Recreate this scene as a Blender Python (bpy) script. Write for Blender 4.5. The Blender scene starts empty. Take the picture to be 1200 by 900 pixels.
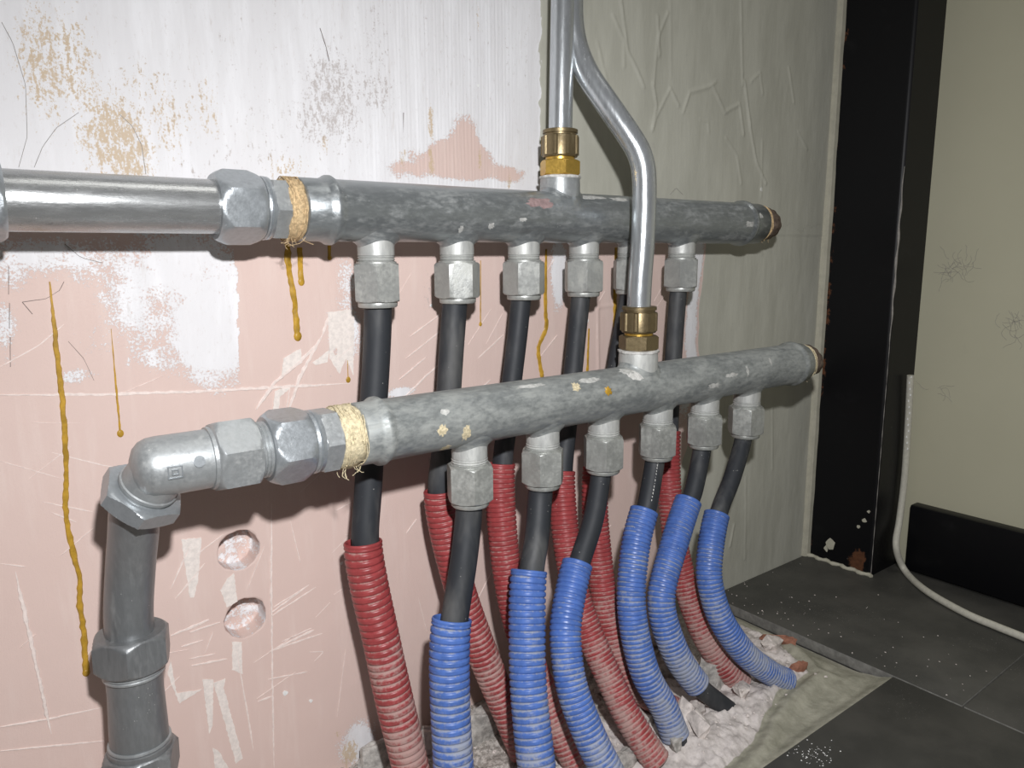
import bpy, bmesh, math, random
import numpy as np
from mathutils import Vector, Matrix

# ------------------------------------------------------------------ camera, world, light, exposure
# all dimensions below are millimetres (scaled to metres when meshes are made):
# x runs along the pipe wall, y points into the wall (wall face y = 0), z is up (tile top z = 0)
S = 0.001
scene = bpy.context.scene
col = scene.collection
cam_data = bpy.data.cameras.new('camera')
cam = bpy.data.objects.new('camera', cam_data)
col.objects.link(cam)
cam_data.sensor_fit = 'HORIZONTAL'; cam_data.sensor_width = 36.0; cam_data.lens = 36.0 * 875 / 1200
cam_data.clip_start = 0.01; cam_data.clip_end = 50
cam.matrix_world = Matrix(((0.795312, 0.109040, -0.596313, 0.000000), (-0.606173, 0.133569, -0.784037, -0.543000), (-0.005842, 0.985023, 0.172326, 0.420000), (0, 0, 0, 1)))
scene.camera = cam

world = bpy.data.worlds.new('dim_room'); scene.world = world; world.use_nodes = True
world.node_tree.nodes['Background'].inputs[0].default_value = (1.0, 0.97, 0.93, 1)
world.node_tree.nodes['Background'].inputs[1].default_value = 0.035

lamp = bpy.data.lights.new('hand_lamp', 'SPOT')
lamp.spot_size = math.radians(172); lamp.spot_blend = 1.0
lamp.energy = 20.8; lamp.color = (0.985, 0.985, 1.0); lamp.shadow_soft_size = 0.011
lamp_o = bpy.data.objects.new('hand_lamp', lamp); col.objects.link(lamp_o)
lamp_o.location = (0.034, -0.568, 0.553)
lamp_o.rotation_euler = Vector((0.58, 0.52, -0.70)).to_track_quat('-Z', 'Y').to_euler()

fill_light = bpy.data.lights.new('overhead_fill', 'AREA')             # unseen fill light added overhead to brighten the floor and the scene overall
fill_light.shape = 'RECTANGLE'; fill_light.size = 1.2; fill_light.size_y = 0.6; fill_light.energy = 7; fill_light.color = (1.0, 0.98, 0.94)
fill_light_o = bpy.data.objects.new('overhead_fill', fill_light); col.objects.link(fill_light_o); fill_light_o.location = (0.75, -0.62, 2.4)

vs = scene.view_settings
scene.display_settings.display_device = 'sRGB'
vs.view_transform = 'Standard'; vs.look = 'None'; vs.gamma = 1.0; vs.exposure = 0.0
vs.use_curve_mapping = False

RNG = random.Random(7)
PI = math.pi

# ------------------------------------------------------------------ materials
def srgb(r, g, b):
    f = lambda c: (c / 255 / 12.92) if c / 255 <= 0.04045 else ((c / 255 + 0.055) / 1.055) ** 2.4
    return (f(r), f(g), f(b), 1)

class NT:
    def __init__(s, name):
        s.m = bpy.data.materials.new(name); s.m.use_nodes = True
        s.t = s.m.node_tree; s.n = s.t.nodes; s.l = s.t.links
        s.b = s.n['Principled BSDF']
        s.geo = s.n.new('ShaderNodeNewGeometry')
    def put(s, sock, v):
        if isinstance(v, bpy.types.NodeSocket): s.l.new(v, sock)
        else: sock.default_value = v
    def math(s, op, a, b=0.0, clamp=False):
        n = s.n.new('ShaderNodeMath'); n.operation = op; n.use_clamp = clamp
        s.put(n.inputs[0], a); s.put(n.inputs[1], b); return n.outputs[0]
    def step(s, v, lo, hi, a=0.0, b=1.0):
        n = s.n.new('ShaderNodeMapRange'); n.interpolation_type = 'SMOOTHSTEP'
        s.put(n.inputs[0], v); s.put(n.inputs[1], lo); s.put(n.inputs[2], hi); s.put(n.inputs[3], a); s.put(n.inputs[4], b)
        return n.outputs[0]
    def scaled(s, sc):
        n = s.n.new('ShaderNodeVectorMath'); n.operation = 'MULTIPLY'
        s.l.new(s.geo.outputs['Position'], n.inputs[0]); n.inputs[1].default_value = sc; return n.outputs[0]
    def noise(s, scale, detail=4, rough=0.55, stretch=None, out=0):
        n = s.n.new('ShaderNodeTexNoise'); n.inputs['Scale'].default_value = scale
        n.inputs['Detail'].default_value = detail; n.inputs['Roughness'].default_value = rough
        s.l.new(s.scaled(stretch) if stretch else s.geo.outputs['Position'], n.inputs['Vector']); return n.outputs[out]
    def voronoi(s, scale, feature='F1', stretch=None):
        n = s.n.new('ShaderNodeTexVoronoi'); n.feature = feature; n.inputs['Scale'].default_value = scale
        s.l.new(s.scaled(stretch) if stretch else s.geo.outputs['Position'], n.inputs['Vector']); return n.outputs['Distance']
    def mix(s, f, a, b):
        n = s.n.new('ShaderNodeMix'); n.data_type = 'RGBA'
        s.put(n.inputs[0], f); s.put(n.inputs[6], a); s.put(n.inputs[7], b); return n.outputs[2]
    def fmix(s, f, a, b):
        n = s.n.new('ShaderNodeMix'); n.data_type = 'FLOAT'
        s.put(n.inputs[0], f); s.put(n.inputs[2], a); s.put(n.inputs[3], b); return n.outputs[0]
    def attr(s, name):
        n = s.n.new('ShaderNodeAttribute'); n.attribute_name = name; return n
    def sep(s, v):
        n = s.n.new('ShaderNodeSeparateColor'); s.l.new(v, n.inputs[0]); return n.outputs
    def bump(s, h, strength=0.3, dist=0.001):
        n = s.n.new('ShaderNodeBump'); n.inputs['Strength'].default_value = strength; n.inputs['Distance'].default_value = dist
        s.l.new(h, n.inputs['Height']); s.l.new(n.outputs[0], s.b.inputs['Normal'])
    def set(s, base=None, rough=None, metal=None, spec=None):
        if base is not None: s.put(s.b.inputs['Base Color'], base)
        if rough is not None: s.put(s.b.inputs['Roughness'], rough)
        if metal is not None: s.put(s.b.inputs['Metallic'], metal)
        if spec is not None: s.b.inputs['Specular IOR Level'].default_value = spec
        return s.m

def galvanized(name, c, dust_lo, dust_hi, rough=0.36, metal=0.8, dustc=(0.42, 0.42, 0.39, 1), stretch=(1, 1, 1), tint=None):
    t = NT(name)
    n1 = t.noise(62, 9, 0.74, stretch); n2 = t.noise(330, 5, 0.7, stretch); n4 = t.noise(150, 3, 0.6, (0.12, 1, 1) if stretch[0] < 1 else (1, 1, 0.12)); n3 = t.noise(9, 3)
    sp = t.voronoi(420)
    base = t.mix(t.step(n2, 0.3, 0.7), [x * 0.84 for x in c[:3]] + [1], c)
    base = t.mix(t.step(n3, 0.4, 0.65, 0, 0.5), base, [x * 0.75 for x in c[:3]] + [1])
    d = t.math('ADD', t.math('MULTIPLY', n1, 0.65), t.math('MULTIPLY', n2, 0.35))
    d = t.math('ADD', t.math('MULTIPLY', d, 0.8), t.math('MULTIPLY', n4, 0.2))
    dm = t.step(d, dust_lo, dust_hi)
    base = t.mix(t.math('MULTIPLY', dm, 0.62), base, dustc)
    base = t.mix(t.step(n4, 0.60, 0.72, 0, 0.35), base, [x * 0.55 for x in c[:3]] + [1])
    spots = t.math('MULTIPLY', t.step(sp, 0.12, 0.06), t.step(t.noise(60, 2), 0.58, 0.66))
    base = t.mix(spots, base, (0.75, 0.75, 0.72, 1))
    if tint:
        base = t.mix(t.step(t.noise(45, 3), 0.66, 0.72, 0, 0.5), base, tint)
    t.bump(n2, 0.25, 0.0006)
    rr = t.fmix(dm, t.fmix(n2, rough - 0.06, rough + 0.1), 0.75)
    mm = t.fmix(t.math('MAXIMUM', t.math('MULTIPLY', dm, 0.7), spots), metal, 0.12)
    return t.set(base, rr, mm)

M = {}
M['galv'] = galvanized('galvanized_pipe_dusty', (0.35, 0.375, 0.385, 1), 0.46, 0.70, 0.30, 0.66, (0.43, 0.43, 0.41, 1), (0.45, 1, 1))
M['galv_lower'] = galvanized('galvanized_pipe_very_dusty', (0.29, 0.31, 0.31, 1), 0.38, 0.64, 0.38, 0.45, (0.43, 0.44, 0.41, 1), (0.5, 1, 1))
M['zinc'] = galvanized('zinc_plated_fitting', (0.42, 0.44, 0.445, 1), 0.48, 0.74, 0.38, 0.5, (0.46, 0.46, 0.43, 1))
M['zinc_bright'] = galvanized('bright_zinc_union', (0.43, 0.46, 0.48, 1), 0.54, 0.76, 0.30, 0.6, (0.40, 0.41, 0.40, 1))
M['nut'] = galvanized('nickel_plated_nut', (0.47, 0.48, 0.46, 1), 0.44, 0.7, 0.34, 0.45, (0.48, 0.48, 0.43, 1))
M['nut_lower'] = galvanized('nickel_plated_nut_dusty', (0.45, 0.46, 0.435, 1), 0.42, 0.74, 0.33, 0.5, (0.49, 0.50, 0.46, 1))
M['frosted'] = galvanized('frosted_zinc_neck', (0.56, 0.57, 0.55, 1), 0.42, 0.7, 0.4, 0.35, (0.58, 0.58, 0.54, 1), (1, 1, 0.3))
M['steel_dark'] = galvanized('dark_steel_pipe', (0.25, 0.26, 0.265, 1), 0.50, 0.74, 0.36, 0.5, (0.33, 0.33, 0.315, 1), (1, 1, 0.25))
M['chrome'] = galvanized('polished_steel_pipe', (0.62, 0.65, 0.67, 1), 0.56, 0.74, 0.22, 0.72, (0.5, 0.5, 0.47, 1), (1, 1, 0.2))
M['inlet'] = galvanized('bright_steel_inlet_pipe', (0.46, 0.47, 0.47, 1), 0.56, 0.74, 0.25, 0.7, (0.5, 0.5, 0.47, 1), (0.2, 1, 1))
M['brass'] = galvanized('tarnished_brass', (0.24, 0.185, 0.10, 1), 0.55, 0.75, 0.35, 0.7, (0.30, 0.26, 0.18, 1))
M['brass_gold'] = galvanized('bright_brass', (0.72, 0.46, 0.10, 1), 0.7, 0.85, 0.3, 0.8, (0.4, 0.32, 0.18, 1))

def plastic_pipe():
    t = NT('black_plastic_pipe')
    n = t.noise(90, 5, 0.6); n2 = t.noise(30, 4, 0.6, (1, 1, 0.3)); sp = t.voronoi(300)
    base = t.mix(t.step(n2, 0.45, 0.75), (0.024, 0.027, 0.032, 1), (0.10, 0.10, 0.098, 1))
    base = t.mix(t.math('MULTIPLY', t.step(sp, 0.12, 0.07), t.step(n, 0.58, 0.64)), base, (0.4, 0.4, 0.37, 1))
    t.bump(n, 0.1, 0.0005)
    return t.set(base, t.fmix(n, 0.48, 0.68), 0, 0.4)
M['pe'] = plastic_pipe()

def conduit(name, c, dust, z_lo, z_hi):
    t = NT(name)
    ridge = t.attr('ridge').outputs['Fac']
    n = t.noise(38, 4, 0.6); f = t.noise(330, 4, 0.7); g = t.noise(120, 3, 0.6)
    pos = t.n.new('ShaderNodeSeparateXYZ'); t.l.new(t.geo.outputs['Position'], pos.inputs[0])
    low = t.step(pos.outputs[2], z_hi, z_lo)                       # dust settles on the lower lengths
    amt = t.math('ADD', t.math('MULTIPLY', low, 0.24), t.math('MULTIPLY', n, 0.75))
    amt = t.math('ADD', amt, t.math('MULTIPLY', t.math('SUBTRACT', f, 0.5), 0.5))
    groove = t.math('MULTIPLY', t.math('SUBTRACT', 1.0, ridge), 0.22)
    dm = t.step(t.math('ADD', amt, groove), 0.50, 0.74)
    base = t.mix(t.step(g, 0.35, 0.65, 0, 0.6), c, [x * 0.68 for x in c[:3]] + [1])
    base = t.mix(t.math('MULTIPLY', dm, 0.72), base, dust)
    base = t.mix(t.math('MULTIPLY', t.step(t.voronoi(230), 0.10, 0.06), t.step(g, 0.62, 0.66)), base, (0.75, 0.74, 0.70, 1))
    t.bump(f, 0.15, 0.0005)
    return t.set(base, t.fmix(dm, 0.36, 0.8), 0, 0.4)
M['red'] = conduit('red_corrugated_plastic', (0.33, 0.056, 0.058, 1), (0.43, 0.33, 0.295, 1), 0.03, 0.20)
M['blue'] = conduit('blue_corrugated_plastic', (0.082, 0.165, 0.47, 1), (0.37, 0.375, 0.37, 1), 0.02, 0.17)

def flat(name, c, rough=0.7, scale=150, var=0.25, bump=0.3, metal=0.0, dist=0.0008, spec=0.3):
    t = NT(name); n = t.noise(scale, 5, 0.65)
    base = t.mix(t.step(n, 0.3, 0.7), [x * (1 - var) for x in c[:3]] + [1], [min(1, x * (1 + var * 0.5)) for x in c[:3]] + [1])
    if bump: t.bump(n, bump, dist)
    return t.set(base, rough, metal, spec)
M['hemp'] = flat('hemp_fibre', (0.60, 0.44, 0.25, 1), 0.9, 500, 0.4, 0.6)
M['hemp_pale'] = flat('pale_hemp_fibre', (0.66, 0.57, 0.38, 1), 0.9, 500, 0.35, 0.6)
M['paste'] = flat('white_jointing_paste', (0.66, 0.65, 0.62, 1), 0.85, 260, 0.3, 0.5)
M['resin'] = flat('ochre_resin', (0.47, 0.275, 0.035, 1), 0.38, 120, 0.3, 0.2)
M['scratch'] = flat('pale_scratch', (0.80, 0.69, 0.64, 1), 0.9, 300, 0.12, 0.1)
M['scratch_white'] = flat('pale_plaster_smear', (0.79, 0.72, 0.67, 1), 0.9, 300, 0.12, 0.1)
M['pencil'] = flat('dark_pencil', (0.16, 0.13, 0.12, 1), 0.9, 300, 0.2, 0)
M['fibre_grey'] = flat('grey_hair', (0.30, 0.28, 0.26, 1), 0.8, 300, 0.2, 0)
M['rust'] = flat('rust', (0.10, 0.045, 0.025, 1), 0.9, 260, 0.6, 0.6)
M['crumb'] = flat('plaster_crumb', (0.64, 0.58, 0.54, 1), 0.95, 160, 0.3, 0.5)
M['crumb_grey'] = flat('grey_mortar_rubble', (0.44, 0.42, 0.39, 1), 0.95, 160, 0.45, 0.6)
M['white_paint'] = flat('white_paint_fleck', (0.82, 0.82, 0.80, 1), 0.7, 200, 0.1, 0.1)
M['cable'] = flat('white_cable_sheath', (0.56, 0.54, 0.46, 1), 0.5, 200, 0.12, 0.1)
M['brick'] = flat('broken_red_brick', (0.33, 0.15, 0.10, 1), 0.9, 160, 0.3, 0.5)
M['trim_paint'] = flat('grey_green_trim_paint', (0.47, 0.45, 0.36, 1), 0.7, 90, 0.1, 0.25)
M['wire_dark'] = flat('dark_gap', (0.02, 0.018, 0.016, 1), 0.9, 90, 0.1, 0)
M['dust_patch'] = flat('pale_dust_on_zinc', (0.50, 0.50, 0.475, 1), 0.8, 260, 0.3, 0.2)
M['plug'] = flat('rusty_plug', (0.20, 0.15, 0.12, 1), 0.75, 220, 0.5, 0.6, 0.3)
M['red_paint'] = flat('faded_red_paint_mark', (0.33, 0.235, 0.23, 1), 0.7, 220, 0.35, 0.1)

def wall_material():
    t = NT('plasterboard_and_paint')
    zs = t.sep(t.attr('zones').outputs['Color']); g, w, o = zs[0], zs[1], zs[2]
    d = t.attr('dirt').outputs['Fac']
    fine = t.noise(620, 5, 0.75); med = t.noise(75, 5, 0.65); streak = t.noise(70, 5, 0.6, (1, 1, 0.13)); big = t.noise(7, 3)
    comb = t.noise(330, 4, 0.7, (1, 1, 0.4))
    pink = t.mix(big, (0.66, 0.500, 0.445, 1), (0.69, 0.540, 0.490, 1))
    pink = t.mix(t.step(streak, 0.5, 0.72, 0, 0.45), pink, (0.74, 0.605, 0.55, 1))
    pink = t.mix(t.step(fine, 0.62, 0.75, 0, 0.35), pink, (0.58, 0.43, 0.37, 1))
    white = t.mix(t.step(streak, 0.42, 0.7), (0.755, 0.745, 0.755, 1), (0.83, 0.825, 0.84, 1))
    white = t.mix(t.step(comb, 0.56, 0.70, 0, 0.55), white, (0.66, 0.63, 0.62, 1))
    white = t.mix(t.step(t.noise(150, 4, 0.7, (1, 1, 0.15)), 0.60, 0.70, 0, 0.4), white, (0.62, 0.58, 0.55, 1))
    green = t.mix(t.step(t.noise(26, 5, 0.6, (1, 1, 0.25)), 0.35, 0.65), (0.445, 0.440, 0.375, 1), (0.505, 0.500, 0.430, 1))
    green = t.mix(t.step(med, 0.62, 0.75, 0, 0.35), green, (0.36, 0.35, 0.33, 1))
    ochre = t.mix(med, (0.52, 0.385, 0.23, 1), (0.62, 0.49, 0.35, 1))
    mixn = t.math('ADD', t.math('MULTIPLY', fine, 0.62), t.math('MULTIPLY', med, 0.38))
    wm = t.step(t.math('ADD', w, t.math('MULTIPLY', t.math('SUBTRACT', mixn, 0.5), 2.6)), 0.44, 0.56)
    nn = t.math('ADD', t.math('MULTIPLY', comb, 0.55), t.math('MULTIPLY', fine, 0.45))
    om = t.step(t.math('ADD', o, t.math('MULTIPLY', t.math('SUBTRACT', nn, 0.5), 3.4)), 0.52, 0.74)
    gm = t.step(t.math('ADD', g, t.math('MULTIPLY', t.math('SUBTRACT', mixn, 0.5), 0.25)), 0.46, 0.54)
    base = t.mix(wm, pink, white)
    base = t.mix(t.math('MULTIPLY', om, 0.85), base, ochre)
    base = t.mix(gm, base, green)
    dm = t.step(t.math('ADD', d, t.math('MULTIPLY', t.math('SUBTRACT', nn, 0.5), 3.0)), 0.5, 0.75)
    base = t.mix(t.math('MULTIPLY', dm, 0.65), base, (0.42, 0.37, 0.345, 1))
    h = t.math('ADD', t.math('MULTIPLY', wm, 0.4), t.math('MULTIPLY', fine, 0.3))
    h = t.math('ADD', h, t.math('MULTIPLY', streak, 0.8))
    t.bump(h, 0.45, 0.0012)
    return t.set(base, t.fmix(gm, 0.8, 0.55), 0, 0.3)
M['wall'] = wall_material()

def plain_wall():
    t = NT('grey_green_wall_paint')
    n = t.noise(9, 4, 0.6); f = t.noise(200, 4)
    base = t.mix(n, (0.470, 0.450, 0.330, 1), (0.520, 0.500, 0.372, 1))
    base = t.mix(t.step(t.noise(16, 5, 0.65), 0.66, 0.80, 0, 0.25), base, (0.30, 0.29, 0.24, 1))
    t.bump(f, 0.12, 0.0008); return t.set(base, 0.6, 0, 0.35)
M['wall_right'] = plain_wall()

def black_paint():
    t = NT('black_paint_chipped')
    n = t.noise(60, 5, 0.7); r = t.attr('rust').outputs['Fac']; sp = t.voronoi(110)
    m = t.step(t.math('ADD', r, t.math('MULTIPLY', t.math('SUBTRACT', n, 0.5), 1.6)), 0.62, 0.75)
    base = t.mix(m, (0.0045, 0.0045, 0.0055, 1), t.mix(t.noise(220, 4), (0.05, 0.022, 0.012, 1), (0.16, 0.065, 0.03, 1)))
    base = t.mix(t.math('MULTIPLY', t.step(sp, 0.05, 0.03), t.step(n, 0.58, 0.62)), base, (0.35, 0.34, 0.31, 1))
    base = t.mix(t.step(t.noise(14, 5, 0.6), 0.60, 0.8, 0, 0.05), base, (0.2, 0.2, 0.2, 1))
    t.bump(n, 0.06, 0.0008); return t.set(base, t.fmix(m, 0.42, 0.9), 0, 0.22)
M['black'] = black_paint()

def tile_mat():
    t = NT('dark_slate_tile')
    n = t.noise(12, 5, 0.6); f = t.noise(160, 5, 0.65); s = t.noise(22, 5, 0.6, (1, 0.3, 1)); sp = t.voronoi(140); sp2 = t.voronoi(420)
    base = t.mix(t.step(n, 0.35, 0.7), (0.056, 0.055, 0.049, 1), (0.088, 0.085, 0.075, 1))
    base = t.mix(t.step(s, 0.58, 0.78, 0, 0.3), base, (0.11, 0.105, 0.09, 1))
    base = t.mix(t.step(f, 0.55, 0.75, 0, 0.4), base, (0.085, 0.08, 0.072, 1))
    k = t.noise(11, 3)
    base = t.mix(t.math('MULTIPLY', t.step(sp, 0.07, 0.04), t.step(k, 0.56, 0.62)), base, (0.40, 0.38, 0.34, 1))
    base = t.mix(t.math('MULTIPLY', t.step(sp2, 0.13, 0.07), t.step(k, 0.52, 0.62)), base, (0.30, 0.285, 0.26, 1))
    t.bump(f, 0.15, 0.0006); return t.set(base, 0.55, 0, 0.35)
M['tile'] = tile_mat()
M['grout'] = flat('dark_grout', (0.075, 0.072, 0.066, 1), 0.9, 200, 0.3, 0.2)
M['tile_edge'] = flat('raw_tile_edge', (0.20, 0.195, 0.18, 1), 0.8, 120, 0.3, 0.2)

def bed_mat():
    t = NT('crumbled_plaster_bed')
    mr = t.attr('mortar').outputs['Fac']; gr = t.attr('grit').outputs['Fac']
    f = t.noise(300, 6, 0.7); m = t.noise(60, 5, 0.65)
    pl = t.mix(t.step(m, .3, .65), (0.44, 0.40, 0.375, 1), (0.68, 0.625, 0.595, 1))
    grit = t.mix(t.step(f, 0.4, 0.6), (0.27, 0.245, 0.22, 1), (0.54, 0.50, 0.46, 1))
    mort = t.mix(t.step(m, .3, .7), (0.27, 0.262, 0.205, 1), (0.40, 0.385, 0.31, 1))
    gm = t.step(t.math('ADD', gr, t.math('MULTIPLY', t.math('SUBTRACT', m, 0.5), 1.8)), 0.45, 0.65)
    base = t.mix(gm, pl, grit)
    base = t.mix(t.step(f, 0.60, 0.72, 0, 0.5), base, (0.34, 0.30, 0.275, 1))
    mm = t.step(t.math('ADD', mr, t.math('MULTIPLY', t.math('SUBTRACT', m, 0.5), 0.7)), 0.42, 0.58)
    base = t.mix(mm, base, mort)
    t.bump(t.math('ADD', t.math('MULTIPLY', f, 0.7), m), 0.5, 0.0018); return t.set(base, 0.92, 0, 0.2)
M['bed'] = bed_mat()

# ------------------------------------------------------------------ mesh helpers
def link(o, parent=None):
    col.objects.link(o)
    if parent is not None: o.parent = parent
    return o

def world_loc(o):
    v = Vector((0, 0, 0))
    while o is not None: v = v + o.location; o = o.parent
    return v

def make_mesh(name, verts, faces, mat, smooth=35, attrs=None, org=(0, 0, 0)):
    me = bpy.data.meshes.new(name)
    v = (np.asarray(verts, dtype=float) - np.asarray(org, dtype=float)) * S
    me.from_pydata(v.tolist(), [], [list(map(int, f)) for f in faces]); me.update()
    bm = bmesh.new(); bm.from_mesh(me); bmesh.ops.recalc_face_normals(bm, faces=bm.faces); bm.to_mesh(me); bm.free()
    me.materials.append(mat if not isinstance(mat, str) else M[mat])
    if smooth:
        me.polygons.foreach_set('use_smooth', [True] * len(me.polygons))
        if smooth < 180: me.set_sharp_from_angle(angle=math.radians(smooth))
    for k, a in (attrs or {}).items():
        at = me.attributes.new(k, 'FLOAT', 'POINT'); at.data.foreach_set('value', np.asarray(a, dtype=np.float32).ravel())
    return me

def part(name, vf, mat, parent=None, smooth=35, attrs=None, loc=None):
    """mesh in world mm; parented under an unrotated empty or mesh; loc = origin of this part in mm"""
    verts, faces = vf[0], vf[1]
    if loc is None: loc = np.mean(np.asarray(verts, dtype=float), axis=0)
    me = make_mesh(name, verts, faces, mat, smooth, attrs, loc)
    o = bpy.data.objects.new(name, me)
    base = world_loc(parent) if parent is not None else Vector((0, 0, 0))
    o.location = Vector([float(c) * S for c in loc]) - base
    return link(o, parent)

def thing(name, label, cat, loc, group=None):
    o = bpy.data.objects.new(name, None); o.empty_display_size = 0.02
    o.location = Vector([c * S for c in loc]); col.objects.link(o)
    return tag(o, label, cat, group)

def tag(o, label, cat, group=None):
    o['label'] = label; o['category'] = cat
    if group: o['group'] = group
    return o

def join(*parts_):
    V, F, n = [], [], 0
    for v, f in parts_:
        v = [tuple(p) for p in v]
        V += v; F += [tuple(i + n for i in q) for q in f]; n += len(v)
    return V, F

def box(x0, x1, y0, y1, z0, z1, bev=0.0):
    if bev <= 0:
        v = [(x, y, z) for x in (x0, x1) for y in (y0, y1) for z in (z0, z1)]
        return v, [(0, 1, 3, 2), (4, 6, 7, 5), (0, 4, 5, 1), (2, 3, 7, 6), (0, 2, 6, 4), (1, 5, 7, 3)]
    bm = bmesh.new(); bmesh.ops.create_cube(bm, size=1)
    for p in bm.verts:
        p.co = Vector(((x0 + x1) / 2 + p.co.x * (x1 - x0), (y0 + y1) / 2 + p.co.y * (y1 - y0), (z0 + z1) / 2 + p.co.z * (z1 - z0)))
    bmesh.ops.bevel(bm, geom=list(bm.edges), offset=bev, segments=2, affect='EDGES', profile=0.5)
    bm.verts.index_update()
    r = [tuple(p.co) for p in bm.verts], [tuple(q.index for q in f.verts) for f in bm.faces]; bm.free(); return r

def basis(d):
    d = Vector(d).normalized()
    a = Vector((0, 0, 1)) if abs(d.z) < 0.9 else Vector((1, 0, 0))
    u = d.cross(a).normalized(); w = d.cross(u).normalized(); return d, u, w

def lathe(origin, axis, prof, segs=40, rfun=None, ends=(True, True), phase=0.0, ref=None):
    """prof: list of (t, r) along axis; rfun(theta, t, r) may modulate the radius"""
    d, u, w = basis(axis)
    if ref is not None:
        u = Vector(ref); u = (u - d * u.dot(d)).normalized(); w = d.cross(u)
    o = Vector(origin); V, F = [], []
    for t, r in prof:
        for k in range(segs):
            a = 2 * PI * k / segs + phase
            rr = rfun(a - phase, t, r) if rfun else r
            V.append(tuple(o + d * t + (u * math.cos(a) + w * math.sin(a)) * rr))
    n = len(prof)
    for i in range(n - 1):
        for k in range(segs):
            k2 = (k + 1) % segs
            F.append((i * segs + k, i * segs + k2, (i + 1) * segs + k2, (i + 1) * segs + k))
    if ends[0]: F.append(tuple(range(segs - 1, -1, -1)))
    if ends[1]: F.append(tuple((n - 1) * segs + k for k in range(segs)))
    return V, F

def hexnut(origin, axis, length, af, face_angle=0.0, r_end=None, cham=0.16, rhole=None, ref=None, top_ch=True):
    """hexagon across flats af; corners trimmed by a 30 degree chamfer that leaves curved edges on the flats"""
    c = af / 2 / math.cos(PI / 6)
    segs = 60
    e = af / 2 * 1.0 if r_end is None else r_end
    hexr = lambda a: af / 2 / math.cos(((a + PI / 6) % (PI / 3)) - PI / 6)
    ch = length * cham
    ts = [0, ch * 0.25, ch * 0.5, ch * 0.8, ch * 1.2, length / 2, length - ch * 1.2, length - ch * 0.8, length - ch * 0.5, length - ch * 0.25, length]
    def lim(t):
        q = min(t, length - t) / (ch * 1.2)
        return e * 0.965 + (c - e * 0.965) * min(1, q) ** 0.75
    def rf(a, t, r): return min(hexr(a), r)
    prof = [(t, lim(t)) for t in ts]
    V, F = lathe(origin, axis, prof, segs, rf, (rhole is None, rhole is None), face_angle, ref)
    if rhole is not None:
        V2, F2 = lathe(origin, axis, [(0, rhole), (length, rhole)], segs, None, (False, False), face_angle, ref)
        n = len(V); V = V + V2; F = F + [tuple(i + n for i in q) for q in F2]
        last = (len(prof) - 1) * segs
        for k in range(segs):
            k2 = (k + 1) % segs
            F.append((k, k2, n + k2, n + k)); F.append((last + k, last + k2, n + segs + k2, n + segs + k))
    return V, F

def smooth_path(pts, step):
    P = np.asarray(pts, dtype=float)
    d = np.r_[0, np.cumsum(np.linalg.norm(np.diff(P, axis=0), axis=1) ** 0.5)]
    ext = np.vstack([2 * P[0] - P[1], P, 2 * P[-1] - P[-2]])
    out = []
    for i in range(len(P) - 1):
        p0, p1, p2, p3 = ext[i:i + 4]
        for s in np.linspace(0, 1, 24, endpoint=False):
            out.append(0.5 * ((2 * p1) + (-p0 + p2) * s + (2 * p0 - 5 * p1 + 4 * p2 - p3) * s * s + (-p0 + 3 * p1 - 3 * p2 + p3) * s ** 3))
    out.append(P[-1]); out = np.array(out)
    for _ in range(10):                                            # relax the kinks between way points
        out[1:-1] = 0.25 * out[:-2] + 0.5 * out[1:-1] + 0.25 * out[2:]
    L = np.r_[0, np.cumsum(np.linalg.norm(np.diff(out, axis=0), axis=1))]
    n = max(2, int(L[-1] / step)) if step else 2
    s = np.linspace(0, L[-1], n + 1)
    return np.stack([np.interp(s, L, out[:, k]) for k in range(3)], 1), s

def frames(path):
    T = np.gradient(path, axis=0); T /= np.linalg.norm(T, axis=1)[:, None]
    u = np.cross(T[0], [0, 1, 0.2]); u /= np.linalg.norm(u); U = [u]
    for i in range(1, len(path)):
        u = U[-1] - T[i] * np.dot(U[-1], T[i]); u /= np.linalg.norm(u); U.append(u)
    U = np.array(U); return T, U, np.cross(T, U)

def tube(path, radii, segs=24, ends=(True, True)):
    path = np.asarray(path, dtype=float); n = len(path)
    r = np.full(n, radii, dtype=float) if np.isscalar(radii) else np.asarray(radii, dtype=float)
    T, U, W = frames(path)
    a = np.arange(segs) * 2 * PI / segs
    V = path[:, None, :] + r[:, None, None] * (U[:, None, :] * np.cos(a)[None, :, None] + W[:, None, :] * np.sin(a)[None, :, None])
    V = V.reshape(-1, 3); F = []
    for i in range(n - 1):
        b = i * segs
        for k in range(segs):
            k2 = (k + 1) % segs
            F.append((b + k, b + k2, b + segs + k2, b + segs + k))
    if ends[0]: F.append(tuple(range(segs - 1, -1, -1)))
    if ends[1]: F.append(tuple((n - 1) * segs + k for k in range(segs)))
    return [tuple(p) for p in V], F

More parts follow.
